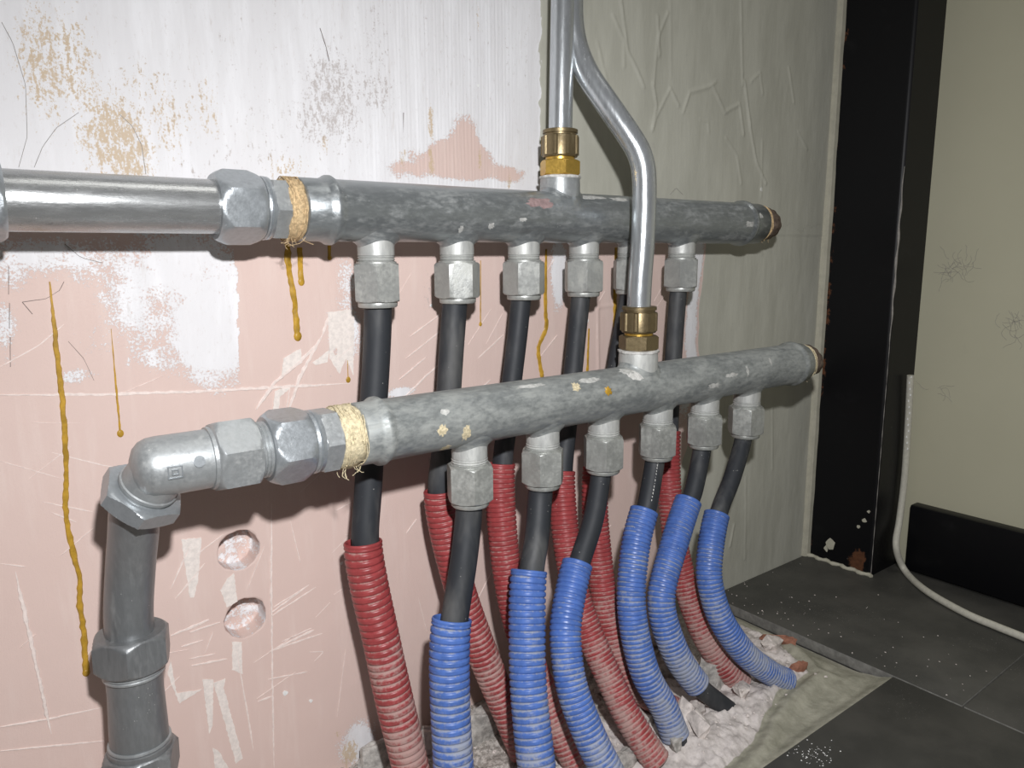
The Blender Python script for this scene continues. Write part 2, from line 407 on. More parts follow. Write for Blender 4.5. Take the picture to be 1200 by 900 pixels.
NRIB = [0]
def ribbon(pts, w, th=0.25, base=0.05, taper=True, jitter=0.25, rng=RNG):
    NRIB[0] += 1; th += 0.013 * (NRIB[0] % 11)
    """thin raised strip on the pipe wall; pts are (x, z)"""
    P = np.asarray(pts, dtype=float)
    L = np.r_[0, np.cumsum(np.linalg.norm(np.diff(P, axis=0), axis=1))]
    n = max(2, int(L[-1] / 3.0)); s = np.linspace(0, L[-1], n + 1)
    Q = np.stack([np.interp(s, L, P[:, k]) for k in range(2)], 1)
    T = np.gradient(Q, axis=0); T /= np.linalg.norm(T, axis=1)[:, None] + 1e-9
    N = np.stack([-T[:, 1], T[:, 0]], 1); V, F = [], []
    for i in range(n + 1):
        k = 1.0
        if taper == 'head': k = min(1, 0.3 + 0.05 * i)
        elif taper: k = min(1, 0.25 + 5 * min(i, n - i) / n)
        wl = w / 2 * k * (1 + jitter * rng.uniform(-1, 1)); wr = w / 2 * k * (1 + jitter * rng.uniform(-1, 1))
        for q, y in ((Q[i] + N[i] * wl, base), (Q[i] + N[i] * wl * 0.6, -th), (Q[i] - N[i] * wr * 0.6, -th), (Q[i] - N[i] * wr, base)):
            V.append((q[0], y, q[1]))
    for i in range(n):
        for k in range(3): F.append((i * 4 + k, i * 4 + k + 1, i * 4 + 5 + k, i * 4 + 4 + k))
    F.append((0, 1, 2, 3)); F.append((n * 4 + 3, n * 4 + 2, n * 4 + 1, n * 4))
    return V, F

def patch(pts, th=0.2):
    """flat smear with a jagged outline on the wall; pts (x, z)"""
    q = random.Random(int(pts[0][0] * 7 + pts[0][1])); P = []
    for k in range(len(pts)):
        a, b = pts[k], pts[(k + 1) % len(pts)]; d = math.hypot(b[0] - a[0], b[1] - a[1]); m = max(1, int(d / 1.6)); f = min(.35, d * .03)
        for j in range(m): P.append((a[0] + (b[0] - a[0]) * j / m + q.uniform(-f, f), a[1] + (b[1] - a[1]) * j / m + q.uniform(-f, f)))
    pts = P; n = len(pts)
    V = [(x, -th, z) for x, z in pts] + [(x, 0.3, z) for x, z in pts]
    return V, [tuple(range(n))] + [(i, (i + 1) % n, n + (i + 1) % n, n + i) for i in range(n)]

# numpy value noise
def vnoise(x, y, seed=0):
    xi = np.floor(x).astype(int); yi = np.floor(y).astype(int); xf = x - xi; yf = y - yi
    def h(a, b):
        v = (a * 374761393 + b * 668265263 + seed * 974711) & 0x7fffffff
        v = ((v ^ (v >> 13)) * 1274126177) & 0x7fffffff
        return ((v ^ (v >> 16)) & 0xffff) / 65535.0
    u = xf * xf * (3 - 2 * xf); v = yf * yf * (3 - 2 * yf)
    return (h(xi, yi) * (1 - u) + h(xi + 1, yi) * u) * (1 - v) + (h(xi, yi + 1) * (1 - u) + h(xi + 1, yi + 1) * u) * v
def fbm(x, y, seed=0, o=4):
    s = 0; a = 0.5; t = 0
    for k in range(o):
        s = s + a * vnoise(x * 2 ** k, y * 2 ** k, seed + k); t += a; a *= 0.5
    return s / t
def sstep(a, b, x):
    t = np.clip((x - a) / (b - a), 0, 1); return t * t * (3 - 2 * t)
def seg_dist(X, Z, pts):
    d = np.full(X.shape, 1e9)
    for (a, b), (c, e) in zip(pts[:-1], pts[1:]):
        L2 = (c - a) ** 2 + (e - b) ** 2 + 1e-9
        t = np.clip(((X - a) * (c - a) + (Z - b) * (e - b)) / L2, 0, 1)
        d = np.minimum(d, np.hypot(X - a - t * (c - a), Z - b - t * (e - b)))
    return d
def ell(X, Z, c, rx, rz):
    return np.clip(1.4 - np.hypot((X - c[0]) / rx, (Z - c[1]) / rz), 0, 1)

def grid_faces(nx, nz):
    i = np.arange(nx - 1)[None, :] + np.arange(nz - 1)[:, None] * nx
    return np.stack([i, i + 1, i + 1 + nx, i + nx], -1).reshape(-1, 4)

def grid_mesh(name, V, nx, nz, mat, attrs, F=None):
    me = bpy.data.meshes.new(name); F = grid_faces(nx, nz) if F is None else F
    me.vertices.add(len(V)); me.vertices.foreach_set('co', (V * S).astype(np.float32).ravel())
    me.loops.add(F.size); me.loops.foreach_set('vertex_index', F.ravel().astype(np.int32))
    me.polygons.add(len(F)); me.polygons.foreach_set('loop_start', (np.arange(len(F)) * 4).astype(np.int32))
    me.update(calc_edges=True); me.validate()
    me.polygons.foreach_set('use_smooth', [True] * len(F))
    me.materials.append(M[mat])
    for k, a in attrs.items():
        if a.ndim == 2 and a.shape[1] == 4:
            at = me.attributes.new(k, 'FLOAT_COLOR', 'POINT'); at.data.foreach_set('color', a.astype(np.float32).ravel())
        else:
            at = me.attributes.new(k, 'FLOAT', 'POINT'); at.data.foreach_set('value', a.astype(np.float32).ravel())
    return me

def structure(o): o['kind'] = 'structure'; return o

# ------------------------------------------------------------------ the pipe wall
HOLES = [((156.4, 203.2), 15.6), ((157.8, 148.8), 15.8)]
def wall_fields(X, Z):
    # zones
    wob = (fbm(X / 40, Z / 40, 3) - 0.5) * 14
    edge_hi = 446 + 0 * X + (fbm(X / 9, Z / 12, 5) - 0.5) * 10
    edge_lo = 683 + wob - 34 * sstep(300, 120, Z)
    edge = np.where(Z > 462, edge_hi, edge_lo)
    G = sstep(-4, 4, X - edge)
    n1 = fbm(X / 30, Z / 30, 11, 5); n2 = fbm(X / 12, Z / 12, 17, 5); nv = fbm(X / 8, Z / 40, 23, 4)
    Wt = sstep(438, 452, Z + (n1 - 0.5) * 50) * 1.25
    for c, rx, rz in [((335.2, 494.1), 42, 15), ((377.7, 493.4), 44, 14), ((366.9, 523.9), 16, 26), ((360.5, 502.7), 30, 18), ((414.4, 488.4), 20, 8), ((303.1, 482.8), 25, 8)]:
        Wt -= ell(X, Z, c, rx, rz) * (0.75 + (n2 - 0.5) * 0.8)
    # white skim left below the upper pipe
    low = 0 * X
    for c, rx, rz, a in [((141.5, 408.0), 42, 34, 1.0), ((147.3, 372.4), 33, 46, 1.1), ((118.3, 391.4), 40, 40, 0.75), ((99.5, 414.3), 60, 20, 0.55), ((57.1, 420.1), 34, 14, 0.8),
                         ((32.5, 415.2), 20, 22, 0.7), ((128.9, 353.0), 40, 16, 0.7), ((28.0, 379.8), 10, 25, .7), ((63.9, 344.8), 14, 6, .55), ((85.5, 367.9), 25, 20, .35)]:
        low = np.maximum(low, ell(X, Z, c, rx, rz) * a)
    low *= (X < (168.4, 371.1)[0] + (n2 - 0.5) * 6)
    Wt = np.maximum(Wt, low * (0.55 + n1 * 0.7))
    # pale plaster lip next to the paint edge and round the pipes
    lip = np.exp(-((X - edge_lo + 14) / 11) ** 2) * (Z < 455) * sstep(180, 300, Z)
    Wt = np.maximum(Wt, lip * 1.1)
    for c, rx, rz, a in [((469.8, 401.3), 11, 36, 1.0), ((249.5, 359.5), 18, 30, .62), ((253.5, 399.1), 10, 26, .55), ((273.0, 302.0), 40, 8, .5), ((296.8, 306.3), 14, 5, .9), ((244.5, 6.0), 20, 22, .85)]:
        Wt = np.maximum(Wt, ell(X, Z, c, rx, rz) * a)
    Wt = np.maximum(Wt, 0.04)
    O = 0 * X
    for c, rx, rz, a in [((63.6, 532.6), 18, 44, .62), ((79.3, 534.8), 18, 40, .58), ((55.0, 540.9), 8, 16, .5), ((99.0, 494.2), 26, 34, .72), ((108.0, 484.5), 18, 24, .7), ((90.8, 508.8), 14, 30, .55), ((119.1, 527.4), 26, 20, .45),
                         ((130.3, 507.6), 14, 32, .55), ((158.0, 518.5), 10, 28, .5), ((146.8, 514.6), 22, 24, .42), ((82.0, 490.2), 10, 12, .4), ((331.9, 524.0), 3, 16, .85), ((331.1, 493.9), 3, 16, .85), ((239.2, 501.9), 5, 10, .6),
                         ((305.0, 495.4), 4, 12, .6), ((208.9, 482.9), 22, 12, .5), ((379.6, 500.6), 3, 14, .6), ((411.5, 482.4), 4, 10, .6), ((379.7, 613.1), 3, 14, .5), ((236.3, -0.9), 9, 16, .8), ((225.7, 22.2), 5, 6, .5)]:
        O = np.maximum(O, ell(X, Z, c, rx, rz) * a)
    D = 0 * X
    for c, rx, rz, a in [((247.6, 534.2), 34, 50, .60), ((236.7, 518.0), 30, 30, .55), ((283.0, 544.4), 26, 26, .52), ((207.3, 509.3), 60, 34, .36), ((284.4, 578.5), 20, 44, .44), ((186.3, 557.9), 60, 60, .28), ((370.7, 585.1), 60, 60, .26), ((123.8, 522.7), 60, 40, .34), ((187.8, 490.2), 60, 16, .38), ((152.1, 476.5), 40, 12, .36), ((205.7, 583.2), 4, 30, .4), ((329.7, 585.5), 4, 40, .38),
                         ((410.5, 591.0), 4, 50, .38), ((430.1, 593.9), 4, 50, .38), ((323.9, 386.6), 8, 30, .42), ((251.6, 358.7), 4, 6, .8), ((1322.1, 411.6), 4, 4, 0), ((326.5, 242.2), 8, 8, .6), ((165.0, 576.2), 5, 30, .3), ((233.7, 327.2), 4, 4, .3), ((787.4, 205.1), 10, 10, .3),
                         ((784.3, 133.8), 40, 20, .32), ((831.3, 221.1), 20, 40, .2), ((836.6, 59.1), 30, 40, .22)]:
        D = np.maximum(D, ell(X, Z, c, rx, rz) * a)
    # relief (towards the room is negative y)
    Y = -(fbm(X / 60, Z / 60, 31, 4) - 0.5) * 1.2
    comb = sstep(462, 480, Z) * sstep(446, 436, X) * (0.25 + 0.9 * sstep(255, 300, X) * sstep(420, 405, X))
    Y -= comb * 0.5 * (np.sin(X * 2 * PI / 3.6 + fbm(X / 30, Z / 60, 41) * 5) * (0.4 + nv))
    Y -= (G > 0.5) * (fbm(X / 14, Z / 50, 51, 4) - 0.5) * 0.9
    Y -= sstep(-1.5, 1.5, X - edge) * (Z > 440) * 0.5
    ridges = [([(545.2, 656.7), (555.7, 612.4), (568.1, 598.5), (579.6, 582.4)], 1.2), ([(535.3, 641.4), (550.8, 621.0), (551.4, 597.8)], .9), ([(596.8, 650.4), (600.8, 615.0)], 1.0), ([(611.7, 657.0), (597.6, 630.7), (594.3, 587.4)], .8),
              ([(593.1, 587.2), (599.0, 565.8), (593.5, 542.9), (598.1, 555.0), (618.8, 585.5), (632.7, 570.3)], 1.1), ([(639.8, 564.2), (649.6, 585.8), (679.9, 594.6), (691.1, 601.2)], 1.0),
              ([(687.1, 594.6), (709.3, 571.4), (734.5, 583.1), (744.8, 551.0)], 1.1), ([(741.9, 608.4), (756.9, 559.5), (771.3, 522.8), (791.8, 499.8)], 1.3), ([(712.7, 544.6), (733.9, 527.8), (744.1, 497.4)], .8),
              ([(729.3, 690.6), (739.1, 603.6)], .8), ([(780.9, 547.4), (784.6, 484.8)], .5), ([(515.9, 614.1), (530.0, 577.9)], .7), ([(667.7, 560.1), (680.6, 559.6), (682.8, 548.3)], .6),
              ([(825.8, 633.3), (840.2, 596.5)], .9), ([(852.8, 563.3), (873.4, 544.8)], .8), ([(754.4, 610.0), (769.5, 621.1), (776.4, 598.8)], .7), ([(519.5, 425.2), (523.1, 297.3)], 0.9), ([(522.9, 366.5), (546.9, 367.9)], .7),
              ([(782.1, 139.8), (788.9, 29.9)], .6), ([(838.7, 140.5), (831.3, 221.1)], .6), ([(799.8, 268.6), (811.0, 201.7)], .5), ([(730.6, 286.0), (735.7, 212.7)], .5), ([(614.9, 669.6), (619.5, 597.2)], .4), ([(755.2, 55.8), (761.9, 82.4)], 1.2)]
    for pts, a in ridges:
        Y -= a * np.exp(-(seg_dist(X, Z, pts) / 1.7) ** 2) * (0.5 + n2)
    return Y, G, np.clip(Wt, -1, 1.3), O, D

def build_wall():
    xs = np.r_[np.arange(-560, -20, 20), np.arange(-20, 926, 1.5)]; xs[-1] = 925
    zs = np.r_[np.arange(-40, -20, 10), np.arange(-20, 690, 1.5), np.arange(690, 1120, 20)]
    nx, nz = len(xs), len(zs)
    X, Z = np.meshgrid(xs, zs); X = X.ravel().astype(float); Z = Z.ravel().astype(float)
    Y, G, Wt, O, D = wall_fields(X, Z)
    F = grid_faces(nx, nz).reshape(nz - 1, nx - 1, 4)
    keep = np.ones((nz - 1, nx - 1), dtype=bool)
    n = len(X); ex, ez, ey, ew, ef, steep = [], [], [], [], [], []
    for (hx, hz), R_ in HOLES:                                     # drilled holes: a square of the grid is swapped for a ring of faces and a pit
        ci, cj = int(np.argmin(abs(xs - hx))), int(np.argmin(abs(zs - hz))); m = 14
        keep[cj - m:cj + m, ci - m:ci + m] = False
        loop = [(cj - m, ci + k) for k in range(-m, m)] + [(cj + k, ci + m) for k in range(-m, m)] + [(cj + m, ci - k) for k in range(-m, m)] + [(cj - k, ci - m) for k in range(-m, m)]
        prev = [a * nx + b for a, b in loop]
        px = np.array([xs[b] for a, b in loop]); pz = np.array([zs[a] for a, b in loop]); L = len(loop)
        ang = np.arctan2(pz - hz, px - hx)
        wob = R_ * (1 + 0.018 * np.sin(ang * 5 + hz) + 0.012 * np.sin(ang * 13))
        rings = []
        for t in (.3, .6, .85, 1.0): rings.append((px + (hx + wob * np.cos(ang) - px) * t, pz + (hz + wob * np.sin(ang) - pz) * t, None))
        for f, dep in ((.985, .8), (.98, 7), (.97, 16), (.94, 18), (.75, 18), (.5, 18), (.25, 18)): rings.append((hx + wob * f * np.cos(ang), hz + wob * f * np.sin(ang), dep))
        rings.append((np.full(L, hx), np.full(L, hz), 18))
        for rx_, rz_, dep in rings:
            y_ = wall_fields(rx_, rz_)
            b = n + len(ex); ex += list(rx_); ez += list(rz_)
            if dep is None: ey += list(y_[0]); ew += list(y_[2])
            else:
                bump = (fbm(rx_ / 5, rz_ / 5, 61) - .5) * (4.5 if dep > 17 else .5) + (0.12 * (rz_ - hz) if dep > 17 else 0)
                ey += list(dep + bump); ew += list(0.46 + (fbm(rx_ / 4, rz_ / 4, 71) - .5) * 0.9)
            cur = list(range(b, b + L))
            for k in range(L):
                ef.append((prev[k], prev[(k + 1) % L], cur[(k + 1) % L], cur[k])); steep.append(dep is not None and dep <= 16)
            prev = cur
    ax, az = np.array(ex), np.array(ez); e_ = wall_fields(ax, az)
    V = np.stack([np.r_[X, ax], np.r_[Y, np.array(ey)], np.r_[Z, az]], 1)
    FF = np.vstack([F[keep], np.array(ef)])
    G2, W2, O2, D2 = np.r_[G, e_[1]], np.r_[Wt, np.array(ew)], np.r_[O, e_[3]], np.r_[D, e_[4]]
    me = grid_mesh('wall_back', V, 0, 0, 'wall', {'zones': np.stack([G2, W2, O2, np.ones_like(G2)], 1), 'dirt': D2}, FF)
    sm = np.ones(len(FF), dtype=bool); sm[len(FF) - len(steep):] = ~np.array(steep); me.polygons.foreach_set('use_smooth', sm.tolist())
    o = bpy.data.objects.new('wall_back', me); structure(link(o)); return o
wall = build_wall()
# body of the wall behind its face
part('wall_core', box(-560, 925, 24, 120, -40, 1110), 'wall', wall, 0)

# resin drips: each one raised and running down
def drip(pts, w, bulb=1.35, th=1.0):
    fine_, _ = smooth_path([(p[0], 0.0, p[1]) for p in pts], 2.0); V, F = ribbon([(p[0], p[2]) for p in fine_], w, th, 0.3, 'head' if pts[0][1] < 425 else False, 0.28)
    P = pts[-1]
    blob = []
    n = 12
    bv = [(P[0] + math.cos(a) * w * bulb / 2 * r, y, P[1] + math.sin(a) * w * bulb / 2 * 1.25 * r) for r, y in ((1, .3), (.8, -th * .9), (.35, -th * 1.4)) for a in [2 * PI * k / n for k in range(n)]]
    bf = [(i * n + k, i * n + (k + 1) % n, (i + 1) * n + (k + 1) % n, (i + 1) * n + k) for i in range(2) for k in range(n)] + [tuple(2 * n + k for k in range(n))]
    return join((V, F), (bv, bf))
for pts, w, b in [([(54.7, 404.5), (54.7, 386.1), (54.3, 362.1), (54.5, 334.9), (53.7, 307.2), (52.0, 279.2), (49.4, 256.8), (50.8, 230.2), (53.2, 208.7), (51.4, 194.1), (51.9, 172.6), (50.7, 143.2)], 3.9, 1.3),
                  ([(86.0, 373.4), (85.7, 348.2), (85.5, 322.6), (85.4, 303.5)], 1.6, 3.0),
                  ([(206.9, 427.7), (206.6, 411.6), (209.3, 390.9), (210.8, 359.5)], 5.2, 1.25),
                  ([(215.8, 425.2), (215.7, 400.1)], 4.6, 1.25),
                  ([(249.9, 337.8), (249.9, 322.1)], 1.8, 2.6),
                  ([(379.1, 414.2), (378.2, 358.3)], 1.2, 3.0),
                  ([(453.9, 423.7), (453.0, 369.8), (454.1, 349.5), (444.7, 331.6), (448.9, 305.0)], 5.0, 1.0),
                  ([(545.4, 425.2), (545.1, 391.2), (545.6, 321.6)], 5.0, 1.0),
                  ([(509.3, 346.0), (507.7, 298.9)], 3.4, 1.0),
                  ([(239.6, 429.1), (239.0, 417.6)], 3.2, 1.2)]:
    part('resin_drip', drip(pts, w, b, 0.9 if w > 3 else 0.5), 'resin', wall, 50)

# scratches and scrapes
scr = []
for pts, w in [([(22.4, 337.1), (82.2, 330.4), (135.3, 325.9), (183.2, 322.9), (251.2, 319.2)], 2.0), ([(182.8, 234.1), (178.2, 159.3), (174.9, 95.9), (171.3, 15.4)], 1.5),
               ([(18.8, 224.1), (22.6, 170.4), (27.0, 107.6)], 2.2), ([(24.1, 354.2), (45.0, 365.5), (59.9, 377.8)], .9), ([(0.4, 123.8), (28.0, 118.4), (58.9, 114.6)], 1.0), ([(-1.3, 107.6), (56.7, 89.6)], .9),
               ([(104.7, 151.9), (131.5, 155.8)], 1.9), ([(117.4, 150.3), (139.1, 151.3)], 1.0), ([(110.8, 141.2), (126.2, 141.3)], 1.0), ([(115.8, 130.0), (133.8, 127.8)], .9), ([(116.6, 124.3), (142.0, 120.7)], 1.4),
               ([(177.4, 146.8), (208.6, 161.1)], 1.3), ([(177.2, 144.0), (214.1, 157.4)], 1.1), ([(179.0, 150.6), (203.5, 159.0)], .8), ([(178.2, 116.5), (210.7, 121.6)], 2.2), ([(174.1, 115.7), (217.7, 116.3)], 1.3), ([(183.9, 120.3), (208.7, 123.8)], .9),
               ([(205.4, 104.1), (218.3, 100.3), (209.2, 94.5)], .8), ([(171.3, 92.8), (193.2, 89.1)], 1.0), ([(162.3, 77.4), (173.1, 77.5)], 1.6), ([(192.5, 89.4), (203.1, 87.7)], 1.2), ([(153.4, 81.7), (156.2, 44.7)], .8), ([(149.3, 126.5), (156.4, 37.2)], 1.0),
               ([(175.9, 307.7), (191.1, 326.5), (210.3, 339.5), (228.1, 354.4)], 2.4), ([(200.2, 303.2), (211.1, 329.6), (230.4, 359.5)], 2.6), ([(230.4, 359.5), (235.3, 372.3)], 2.4),
               ([(296.5, 299.1), (321.8, 318.1), (361.6, 344.3)], 1.2), ([(302.6, 334.5), (339.9, 357.0)], .8), ([(306.4, 352.0), (340.3, 371.5)], .8), ([(375.0, 328.0), (403.6, 347.4)], 1.0), ([(295.6, 317.2), (322.3, 334.2)], .8), ([(360.5, 291.1), (388.7, 307.3)], .9),
               ([(297.4, 182.7), (307.9, 193.4)], .8), ([(11.5, 231.8), (24.4, 226.0)], .7), ([(51.2, 154.3), (63.5, 165.7)], .7), ([(45.3, 297.4), (73.0, 284.0), (92.9, 276.2)], .8), ([(37.6, 266.2), (65.2, 253.3)], .7),
               ([(41.5, 258.5), (54.9, 248.6)], .7), ([(126.4, 207.6), (146.3, 218.3)], .7), ([(122.3, 215.1), (107.5, 186.9)], 1.2), ([(109.7, 178.5), (131.7, 199.7)], 1.0), ([(133.8, 145.6), (126.7, 130.9)], .6), ([(198.3, 304.8), (202.7, 322.6)], .8),
               ([(160.6, 171.4), (175.5, 201.7)], .5), ([(196.5, 217.4), (202.6, 180.7)], .7), ([(18.2, 296.5), (48.3, 279.9)], .5), ([(519.5, 423.6), (521.9, 297.4)], 1.2), ([(237.0, 96.1), (226.5, 37.7)], .5), ([(307.3, 120.8), (315.0, 85.7)], .5)]:
    scr.append(ribbon(pts, w * 1.25, 0.42, 0.4, True, 0.45))
rr = random.Random(3)
for k in range(26):                                   # fine trowel scuffs on the left of the board
    x0, z0 = rr.uniform(-20, 250), rr.uniform(60, 370); L = rr.uniform(8, 40); a = rr.choice([0.35, 0.3, -0.15, 0.7])
    if 105 < x0 < 180 and 115 < z0 < 225: continue
    scr.append(ribbon([(x0, z0), (x0 + L, z0 + L * a)], rr.uniform(.3, .7), 0.42, 0.4, True, .5))
for k in range(20):
    x0, z0 = rr.uniform(285, 640), rr.uniform(90, 400); L = rr.uniform(6, 26); a = rr.choice([1.2, 0.9, 1.4])
    scr.append(ribbon([(x0, z0), (x0 + L, z0 + L * a)], rr.uniform(.3, .6), 0.42, 0.4, True, .5))
o = part('scratch_marks', join(*scr), 'scratch', wall, 0); o['kind'] = 'stuff'
smear = [[(117.1, 221.6), (130.8, 219.5), (126.1, 188.1), (122.3, 176.0), (119.4, 176.9)], [(146.4, 183.7), (151.5, 186.3), (152.5, 163.6), (144.8, 161.1), (140.9, 175.8)], [(146.6, 133.0), (153.4, 130.7), (152.3, 104.3), (145.0, 110.5)],
         [(123.4, 110.9), (131.1, 108.0), (127.8, 71.4), (124.9, 65.5)], [(130.9, 105.3), (139.6, 105.5), (137.9, 98.4), (149.6, 25.5), (143.2, 28.4)], [(126.5, 53.4), (130.6, 48.8), (137.0, 31.3), (127.1, 35.9)],
         [(103.4, 134.5), (105.2, 106.9), (122.2, 103.1), (106.3, 98.3), (100.2, 123.6)], [(198.7, 343.8), (212.3, 350.4), (213.0, 339.2), (196.6, 331.1)], [(190.7, 320.1), (206.0, 323.6), (194.3, 315.1), (192.1, 300.4), (187.6, 301.0)],
         [(235.5, 376.2), (257.6, 377.7), (254.5, 325.1), (248.5, 339.3), (242.9, 327.6), (235.0, 340.5)], [(221.1, 338.5), (235.4, 347.2), (233.5, 338.0), (223.7, 336.2)]]
o = part('plaster_smears', join(*[patch(p, 0.40) for p in smear]), 'scratch_white', wall, 0); o['kind'] = 'stuff'
pen = [ribbon(p, w, .12, .3, False, .3) for p, w in [([(34.6, 414.2), (32.9, 397.5)], .45), ([(32.8, 392.3), (31.2, 377.0)], .5), ([(31.1, 371.8), (29.3, 353.7)], .6), ([(39.3, 392.6), (52.3, 394.1), (59.6, 399.1), (62.4, 404.3)], .5), ([(39.3, 392.6), (43.8, 385.1)], .7),
       ([(61.2, 366.9), (68.7, 355.4), (73.2, 340.5)], .45), ([(240.1, 581.6), (244.1, 569.4), (246.2, 559.7)], .7), ([(307.0, 530.0), (305.1, 497.4)], .6), ([(827.1, 638.3), (824.8, 625.6), (836.5, 598.1)], .8), ([(663.7, 676.9), (672.9, 661.9), (693.1, 658.5)], .5)]]
o = part('pencil_marks', join(*pen), 'pencil', wall, 0); o['kind'] = 'stuff'
hairs = [ribbon(p, .35, .4, .1, False, 0) for p in [[(53.4, 472.6), (58.9, 484.9), (67.1, 496.5), (79.9, 506.7)], [(102.7, 508.0), (109.5, 501.4), (114.0, 490.2), (115.0, 472.2)], [(45.5, 472.1), (51.6, 490.2), (53.7, 519.4), (49.7, 542.4), (45.4, 552.8)],
         [(65.1, 427.3), (73.1, 418.9), (84.8, 415.6)], [(623.6, 480.1), (632.7, 487.5), (644.0, 480.9)]]]
o = part('stray_hairs', join(*hairs), 'fibre_grey', wall, 0); o['kind'] = 'stuff'
fl = [patch([(c[0] + r * math.cos(a) * rr.uniform(.6, 1.2), c[1] + r * math.sin(a) * rr.uniform(.6, 1.2)) for a in [2 * PI * k / 7 for k in range(7)]], .5) for c, r in
      [((873.6, 593.2), 2.8), ((878.8, 597.8), 2), ((847.9, 557.9), 2), ((184.0, 76.2), 2.4), ((204.5, 61.4), 1.6), ((236.8, 171.6), 1.6), ((506.9, 353.7), 2), ((327.7, 377.2), 1.5), ((519.1, 188.2), 2), ((378.8, 559.3), 1.2), ((783.9, 492.6), 2.4)]]
o = part('paint_flecks', join(*fl), 'white_paint', wall, 0); o['kind'] = 'stuff'

# painted bead closing the wall against the black column
zz = np.arange(0, 1105, 14.0); V, F = [], []
for i, z in enumerate(zz):
    a = (fbm(np.array([z / 30.]), np.array([0.3]), 5)[0] - .5) * 5
    for x, y in ((921 + a * .2, 1), (922 + a * .2, -4 + a * .25), (925 + a * .3, -6.5 + a * .3), (931.5, -7.5 + a * .5), (931.5, 1)): V.append((x, y, z))
for i in range(len(zz) - 1):
    for k in range(4): F.append((i * 5 + k, i * 5 + k + 1, i * 5 + 6 + k, i * 5 + 5 + k))
structure(part('trim_1', (V, F), 'trim_paint', None, 30))

# ------------------------------------------------------------------ right wall, column, skirting
wall_r = structure(part('wall_right', box(1003, 1092, -1500, 120, -40, 1110), 'wall_right', None, 0))
def scuff(cy, cz, n, r, seed):
    q = random.Random(seed); out = []
    for k in range(n):
        y0, z0 = cy + q.gauss(0, r), cz + q.gauss(0, r * .8); pts = []
        a = q.uniform(0, 6.28)
        for j in range(7):
            pts.append((1002.9, y0, z0)); a += q.uniform(-.8, .8); y0 += 3.5 * math.cos(a); z0 += 3.5 * math.sin(a)
        out.append(tube(np.array(pts), 0.16, 4))
    return join(*out)
for i, (c, n, r) in enumerate([((1003.0, -132.2, 401.1), 26, 9), ((1003.0, -208.6, 329.7), 16, 10), ((1003.0, -125.7, 246.8), 5, 5)]):
    o = part('dust_fluff', scuff(c[1], c[2], n, r, i), 'fibre_grey', wall_r, 0); o['kind'] = 'stuff'

column = thing('steel_column', 'black painted square steel column with rust flecks between the two grey-green walls', 'column', (962, -47, 0))
def col_face():
    ys = np.linspace(-94, 0, 48); zs = np.linspace(0, 1105, 300)
    Yg, Zg = np.meshgrid(ys, zs); Yg = Yg.ravel(); Zg = Zg.ravel()
    rust = sstep(-22, -8, Yg) * 0.50 + 0.95 * np.exp(-((Yg + 76) / 13) ** 2 - ((Zg - 12) / 26) ** 2) + 0.12 * sstep(60, 0, Zg)
    rust += 0.25 * np.exp(-((Zg - 300) / 70) ** 2) * sstep(-26, -10, Yg) - 0.2 * sstep(60, 95, Zg) * sstep(210, 170, Zg) * sstep(-25, -10, Yg)
    bend = np.clip((-Yg - 90) / 4, 0, 1)
    V = np.stack([931 + bend * bend * 2.5, Yg, Zg], 1)
    return V, 48, 300, rust
V, nx, nz, rust = col_face()
me = grid_mesh('column_face', V, nx, nz, 'black', {'rust': rust})
o = bpy.data.objects.new('column_face', me); link(o, column); o.location = -column.location
part('column_body', box(933.5, 1004, -94, -0.5, 0.3, 1105), 'black', column, 0)
chips = []
q = random.Random(9)
for c, r in [((930.4, -35.9, 26.9), 8), ((930.4, -30.3, 17.7), 4), ((930.4, -80.1, 72.8), 3), ((930.4, -72.9, 62.4), 2.5), ((930.4, -84.8, 85.8), 2)]:
    n = 9; pts = [(930.2 + q.uniform(-.5, 0), c[1] + r * math.cos(2 * PI * k / n) * q.uniform(.6, 1.2), c[2] + r * math.sin(2 * PI * k / n) * q.uniform(.6, 1.3)) for k in range(n)]
    chips.append((pts + [(931.5, p[1], p[2]) for p in pts], [tuple(range(n))] + [(k, (k + 1) % n, n + (k + 1) % n, n + k) for k in range(n)]))
o = part('filler_smear', join(*chips), 'trim_paint', column, 0); o['kind'] = 'stuff'
# filler run along the column foot, worn edge of the column
ft = [(928 + 2 * math.sin(k * 1.3), -96 + k * 4.0, 1.5) for k in range(25)]
part('foot_mortar', tube(np.array(ft), [2.8 + .6 * math.sin(k * 2.1) for k in range(25)], 7), 'trim_paint', column, 60)
part('worn_edge', tube(np.array([(931.6, -93.6, z) for z in np.linspace(2, 470, 60)]), [0.35 + .2 * math.sin(z * 1.9) for z in range(60)], 5), 'fibre_grey', column, 60)

part('paint_streak', tube(np.array([(931.0, -93.8 + .5 * math.sin(k * .9), 305 + k * 6.5) for k in range(34)]), [0.3 + 1.5 * math.sin(PI * (k + .5) / 34) * (0.7 + .3 * math.sin(k * 1.3)) for k in range(34)], 6), 'fibre_grey', column, 60)
base_r = structure(part('baseboard_right', box(984, 1003, -1500, (984.0, -111.9, 46.0)[1], 2, (984.0, -110.3, 91.6)[2], 2.0), 'black', None, 30))

